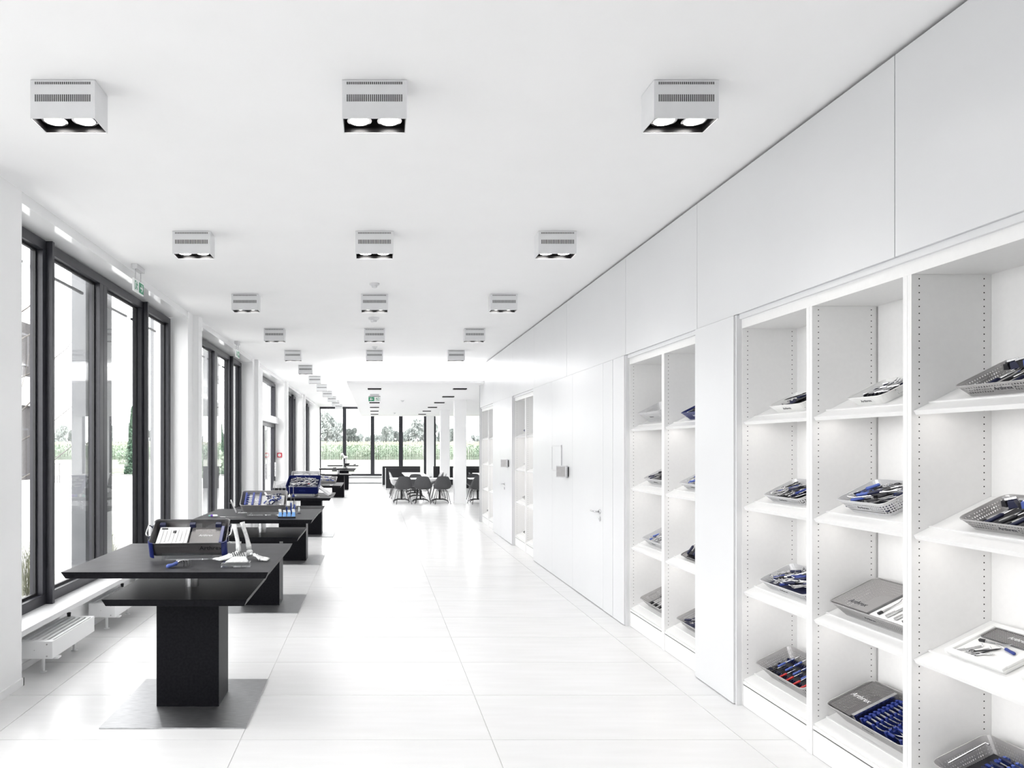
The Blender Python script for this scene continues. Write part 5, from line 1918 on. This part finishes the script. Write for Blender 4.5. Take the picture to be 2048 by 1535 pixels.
trees = [(652, 826, 150, 40), (672, 846, 155, 34), (705, 855, 160, 34), (722, 868, 185, 20), (738, 872, 200, 22), (757, 868, 165, 22), (774, 852, 160, 30), (792, 862, 170, 24), (815, 856, 160, 26), (836, 839, 158, 34), (862, 846, 160, 30),
         (884, 860, 165, 24), (903, 858, 160, 28), (925, 868, 170, 26), (950, 869, 160, 30), (975, 866, 165, 30),
         (120, 852, 150, 34), (150, 858, 160, 30), (182, 866, 170, 32), (238, 850, 150, 44), (262, 846, 165, 40), (90, 862, 155, 34), (60, 858, 160, 34), (416, 866, 165, 30), (445, 862, 170, 30), (535, 860, 165, 30), (210, 868, 170, 30), (300, 860, 165, 36), (340, 858, 160, 36), (380, 864, 165, 34), (560, 858, 165, 30), (590, 860, 160, 34), (618, 850, 158, 34)]
where_n = ['first', 'second', 'third', 'fourth', 'fifth', 'sixth', 'seventh', 'eighth', 'ninth', 'tenth', 'eleventh', 'twelfth', 'thirteenth', 'fourteenth', 'fifteenth', 'sixteenth']
end_t = sorted([q for q in trees if q[0] > 600])
left_t = sorted([q for q in trees if q[0] <= 600])
for k, q in enumerate(end_t):
    if k < 17:
        px_tree(*q, 'haze-tinted leafy tree beyond the corn, %s from left in the end windows' % (where_n + ['last'])[k], k)
for k, q in enumerate(left_t):
    px_tree(*q, 'haze-tinted leafy tree beyond the corn, %s from left behind the side windows' % (where_n + ['last'])[k], k)

CON = crown_mesh(9, 1.3, 4.3, 0.10, 3500, True, M_CONIF)
stemm = MB().tube([(0, 0, 0), (0, 0, 3.6)], [0.07, 0.02], 6).mesh('stem', M_BARK)
for k, (px, Y, s, lab) in enumerate(((269, 45, 1.0, 'dark columnar conifer seen past the nearest window bay'), (437, 45, 0.85, 'dark columnar conifer seen in the second window bay, left one'), (459, 52, 0.85, 'dark columnar conifer seen in the second window bay, right one'))):
    t = thing('conifer', lab, 'tree', ((px - 749) / 1400 * Y, Y, -0.03), group='columnar conifers outside')
    c = link('crown', CON, t)
    c.scale = (s, s, s)
    link('stem', stemm, t)
HB = crown_mesh(12, 2.2, 1.6, 0.10, 2500, False, M_CORN)
for px, Y, lab in ((417, 40, 'round green shrub seen in second window bay'), (250, 70, 'low green shrub on the meadow edge')):
    t = thing('shrub', lab, 'shrub', ((px - 749) / 1400 * Y, Y, -0.03))
    link('foliage', HB, t)
    link('stem', stemm, t).scale = (0.6, 0.6, 0.35)

# neighbouring building at far left
nb = thing('neighbour_building', 'dark clad two storey building outside the nearest window bay', 'building', (-18.5, 38, 0))
MB().box(-18, 0, -18, 0, -0.03, 3.9).build('ground_storey', M_BRICK, nb)
MB().box(-18, 0.25, -18, 0.25, 3.9, 5.4).build('white_band', M_WALL, nb)
MB().box(-18, 0, -18, 0, 5.4, 8.3).build('upper_storey', M_BRICK, nb)
for y in (-1.6, -4.4, -7.2, -10.0, -12.8, -15.6):
    for z0, z1 in ((0.2, 2.7), (6.0, 7.7)):
        w_ = MB().box(0.001, 0.06, y - 0.9, y + 0.9, z0, z1).build('window', M_FRAME, nb)
        MB().box(0.061, 0.07, y - 0.8, y - 0.03, z0 + 0.1, z1 - 0.1).build('pane', M_BRICK, w_)
        MB().box(0.061, 0.07, y + 0.03, y + 0.8, z0 + 0.1, z1 - 0.1).build('pane', M_BRICK, w_)

# metal clad facade columns standing just outside the glass
M_CLAD = noise_mat('facade_cladding', (0.10, 0.104, 0.112), (0.12, 0.124, 0.132), 3, 0.35)
for k, (a, b) in enumerate(((7.62, 8.38), (10.30, 11.0), (13.45, 14.15), (16.0, 16.7), (21.4, 22.0))):
    t = thing('facade_column', 'grey metal clad column outside the side windows, %s from the camera' % ['first', 'second', 'third', 'fourth', 'fifth'][k], 'column', (-3.22, (a + b) / 2, -0.03), group='grey facade columns outside')
    MB().box(-0.08, 0.08, -(b - a) / 2, (b - a) / 2, 0.0, 4.2).build('cladding', M_CLAD, t, bevel=0.006)
    MB().box(-0.095, 0.095, -(b - a) / 2 - 0.02, (b - a) / 2 + 0.02, 0.0, 0.08).build('foot_plate', M_CLAD, t)

# bare young tree near the windows
t = thing('bare_tree', 'young tree with bare pale branches outside the nearest window', 'tree', (-5.7, 11.0, -0.03))
rb = random.Random(5)
MB().tube([(0, 0, 0), (0.05, 0, 1.5), (0, 0.05, 3.2), (0.05, 0, 4.6)], [0.05, 0.04, 0.025, 0.01], 8).build('trunk', M_BARK, t, smooth=True)
for k in range(16):
    z = 1.2 + k * 0.2
    a = k * 2.4
    ln = 1.5 - k * 0.06
    d = Vector((math.cos(a), math.sin(a), 0.55))
    p = Vector((0.02, 0, z))
    MB().tube([p, p + d * ln * 0.4, p + d * ln * 0.75 + Vector((0, 0, 0.12)), p + d * ln + Vector((0, 0, 0.35))], [0.016, 0.011, 0.007, 0.003], 5).build('branch', M_BARK, t)

for k, (x, y) in enumerate(((-15.4, 34.0), (-15.8, 34.6))):
    t = thing('bollard', 'grey bollard on the paving outside, %s one' % ['left', 'right'][k], 'bollard', ((112 + 10 * k - 749) / 1400 * 34, 34, -0.03))
    MB().tube([(0, 0, 0), (0, 0, 0.9)], 0.09, 12).build('bollard_post', M_TRAYG, t)
    MB().tube([(0, 0, 0.9), (0, 0, 0.95)], [0.10, 0.08], 12).build('bollard_cap', M_TRAYD, t)


def clump(x, y, hh, n, label, seed):
    r_ = random.Random(seed)
    b = MB()
    for k in range(n):
        a = r_.uniform(0, 2 * PI)
        s = r_.uniform(0.1, 0.45) * hh
        h2 = hh * r_.uniform(0.5, 1.0)
        w = Vector((-math.sin(a), math.cos(a), 0)) * 0.004
        p = Vector((r_.uniform(-0.1, 0.1), r_.uniform(-0.1, 0.1), 0))
        m1 = p + Vector((math.cos(a) * s * 0.3, math.sin(a) * s * 0.3, h2 * 0.6))
        q = p + Vector((math.cos(a) * s, math.sin(a) * s, h2))
        b.add([p - w, p + w, m1 + w, m1 - w, q], [(0, 1, 2, 3), (3, 2, 4)])
    o = b.build('grass_clump', M_REED, None, loc=(x, y, -0.03))
    tag(o, label, 'ornamental grass')
    o['kind'] = 'stuff'


M_GRAVEL = noise_mat('gravel', (0.16, 0.16, 0.15), (0.40, 0.395, 0.38), 30, 0.9, detail=6)
sbuild(MB().box(-4.6, -3.06, 4.0, 16, -0.03, -0.012), 'gravel_strip', M_GRAVEL)
cl_names = ['nearest', 'second', 'third', 'fourth', 'fifth', 'sixth', 'seventh', 'eighth']
for k, (x, y, hh) in enumerate(((-3.6, 6.1, 0.75), (-3.95, 6.9, 0.95), (-4.1, 7.5, 0.9), (-4.1, 8.3, 0.8), (-3.6, 9.0, 0.9), (-3.9, 10.2, 0.8), (-3.8, 12.6, 0.9), (-3.9, 14.0, 0.8))):
    clump(x, y, hh, 110, 'clump of dry ornamental grass outside the windows, %s' % cl_names[k], 20 + k)

bpy.context.view_layer.update()
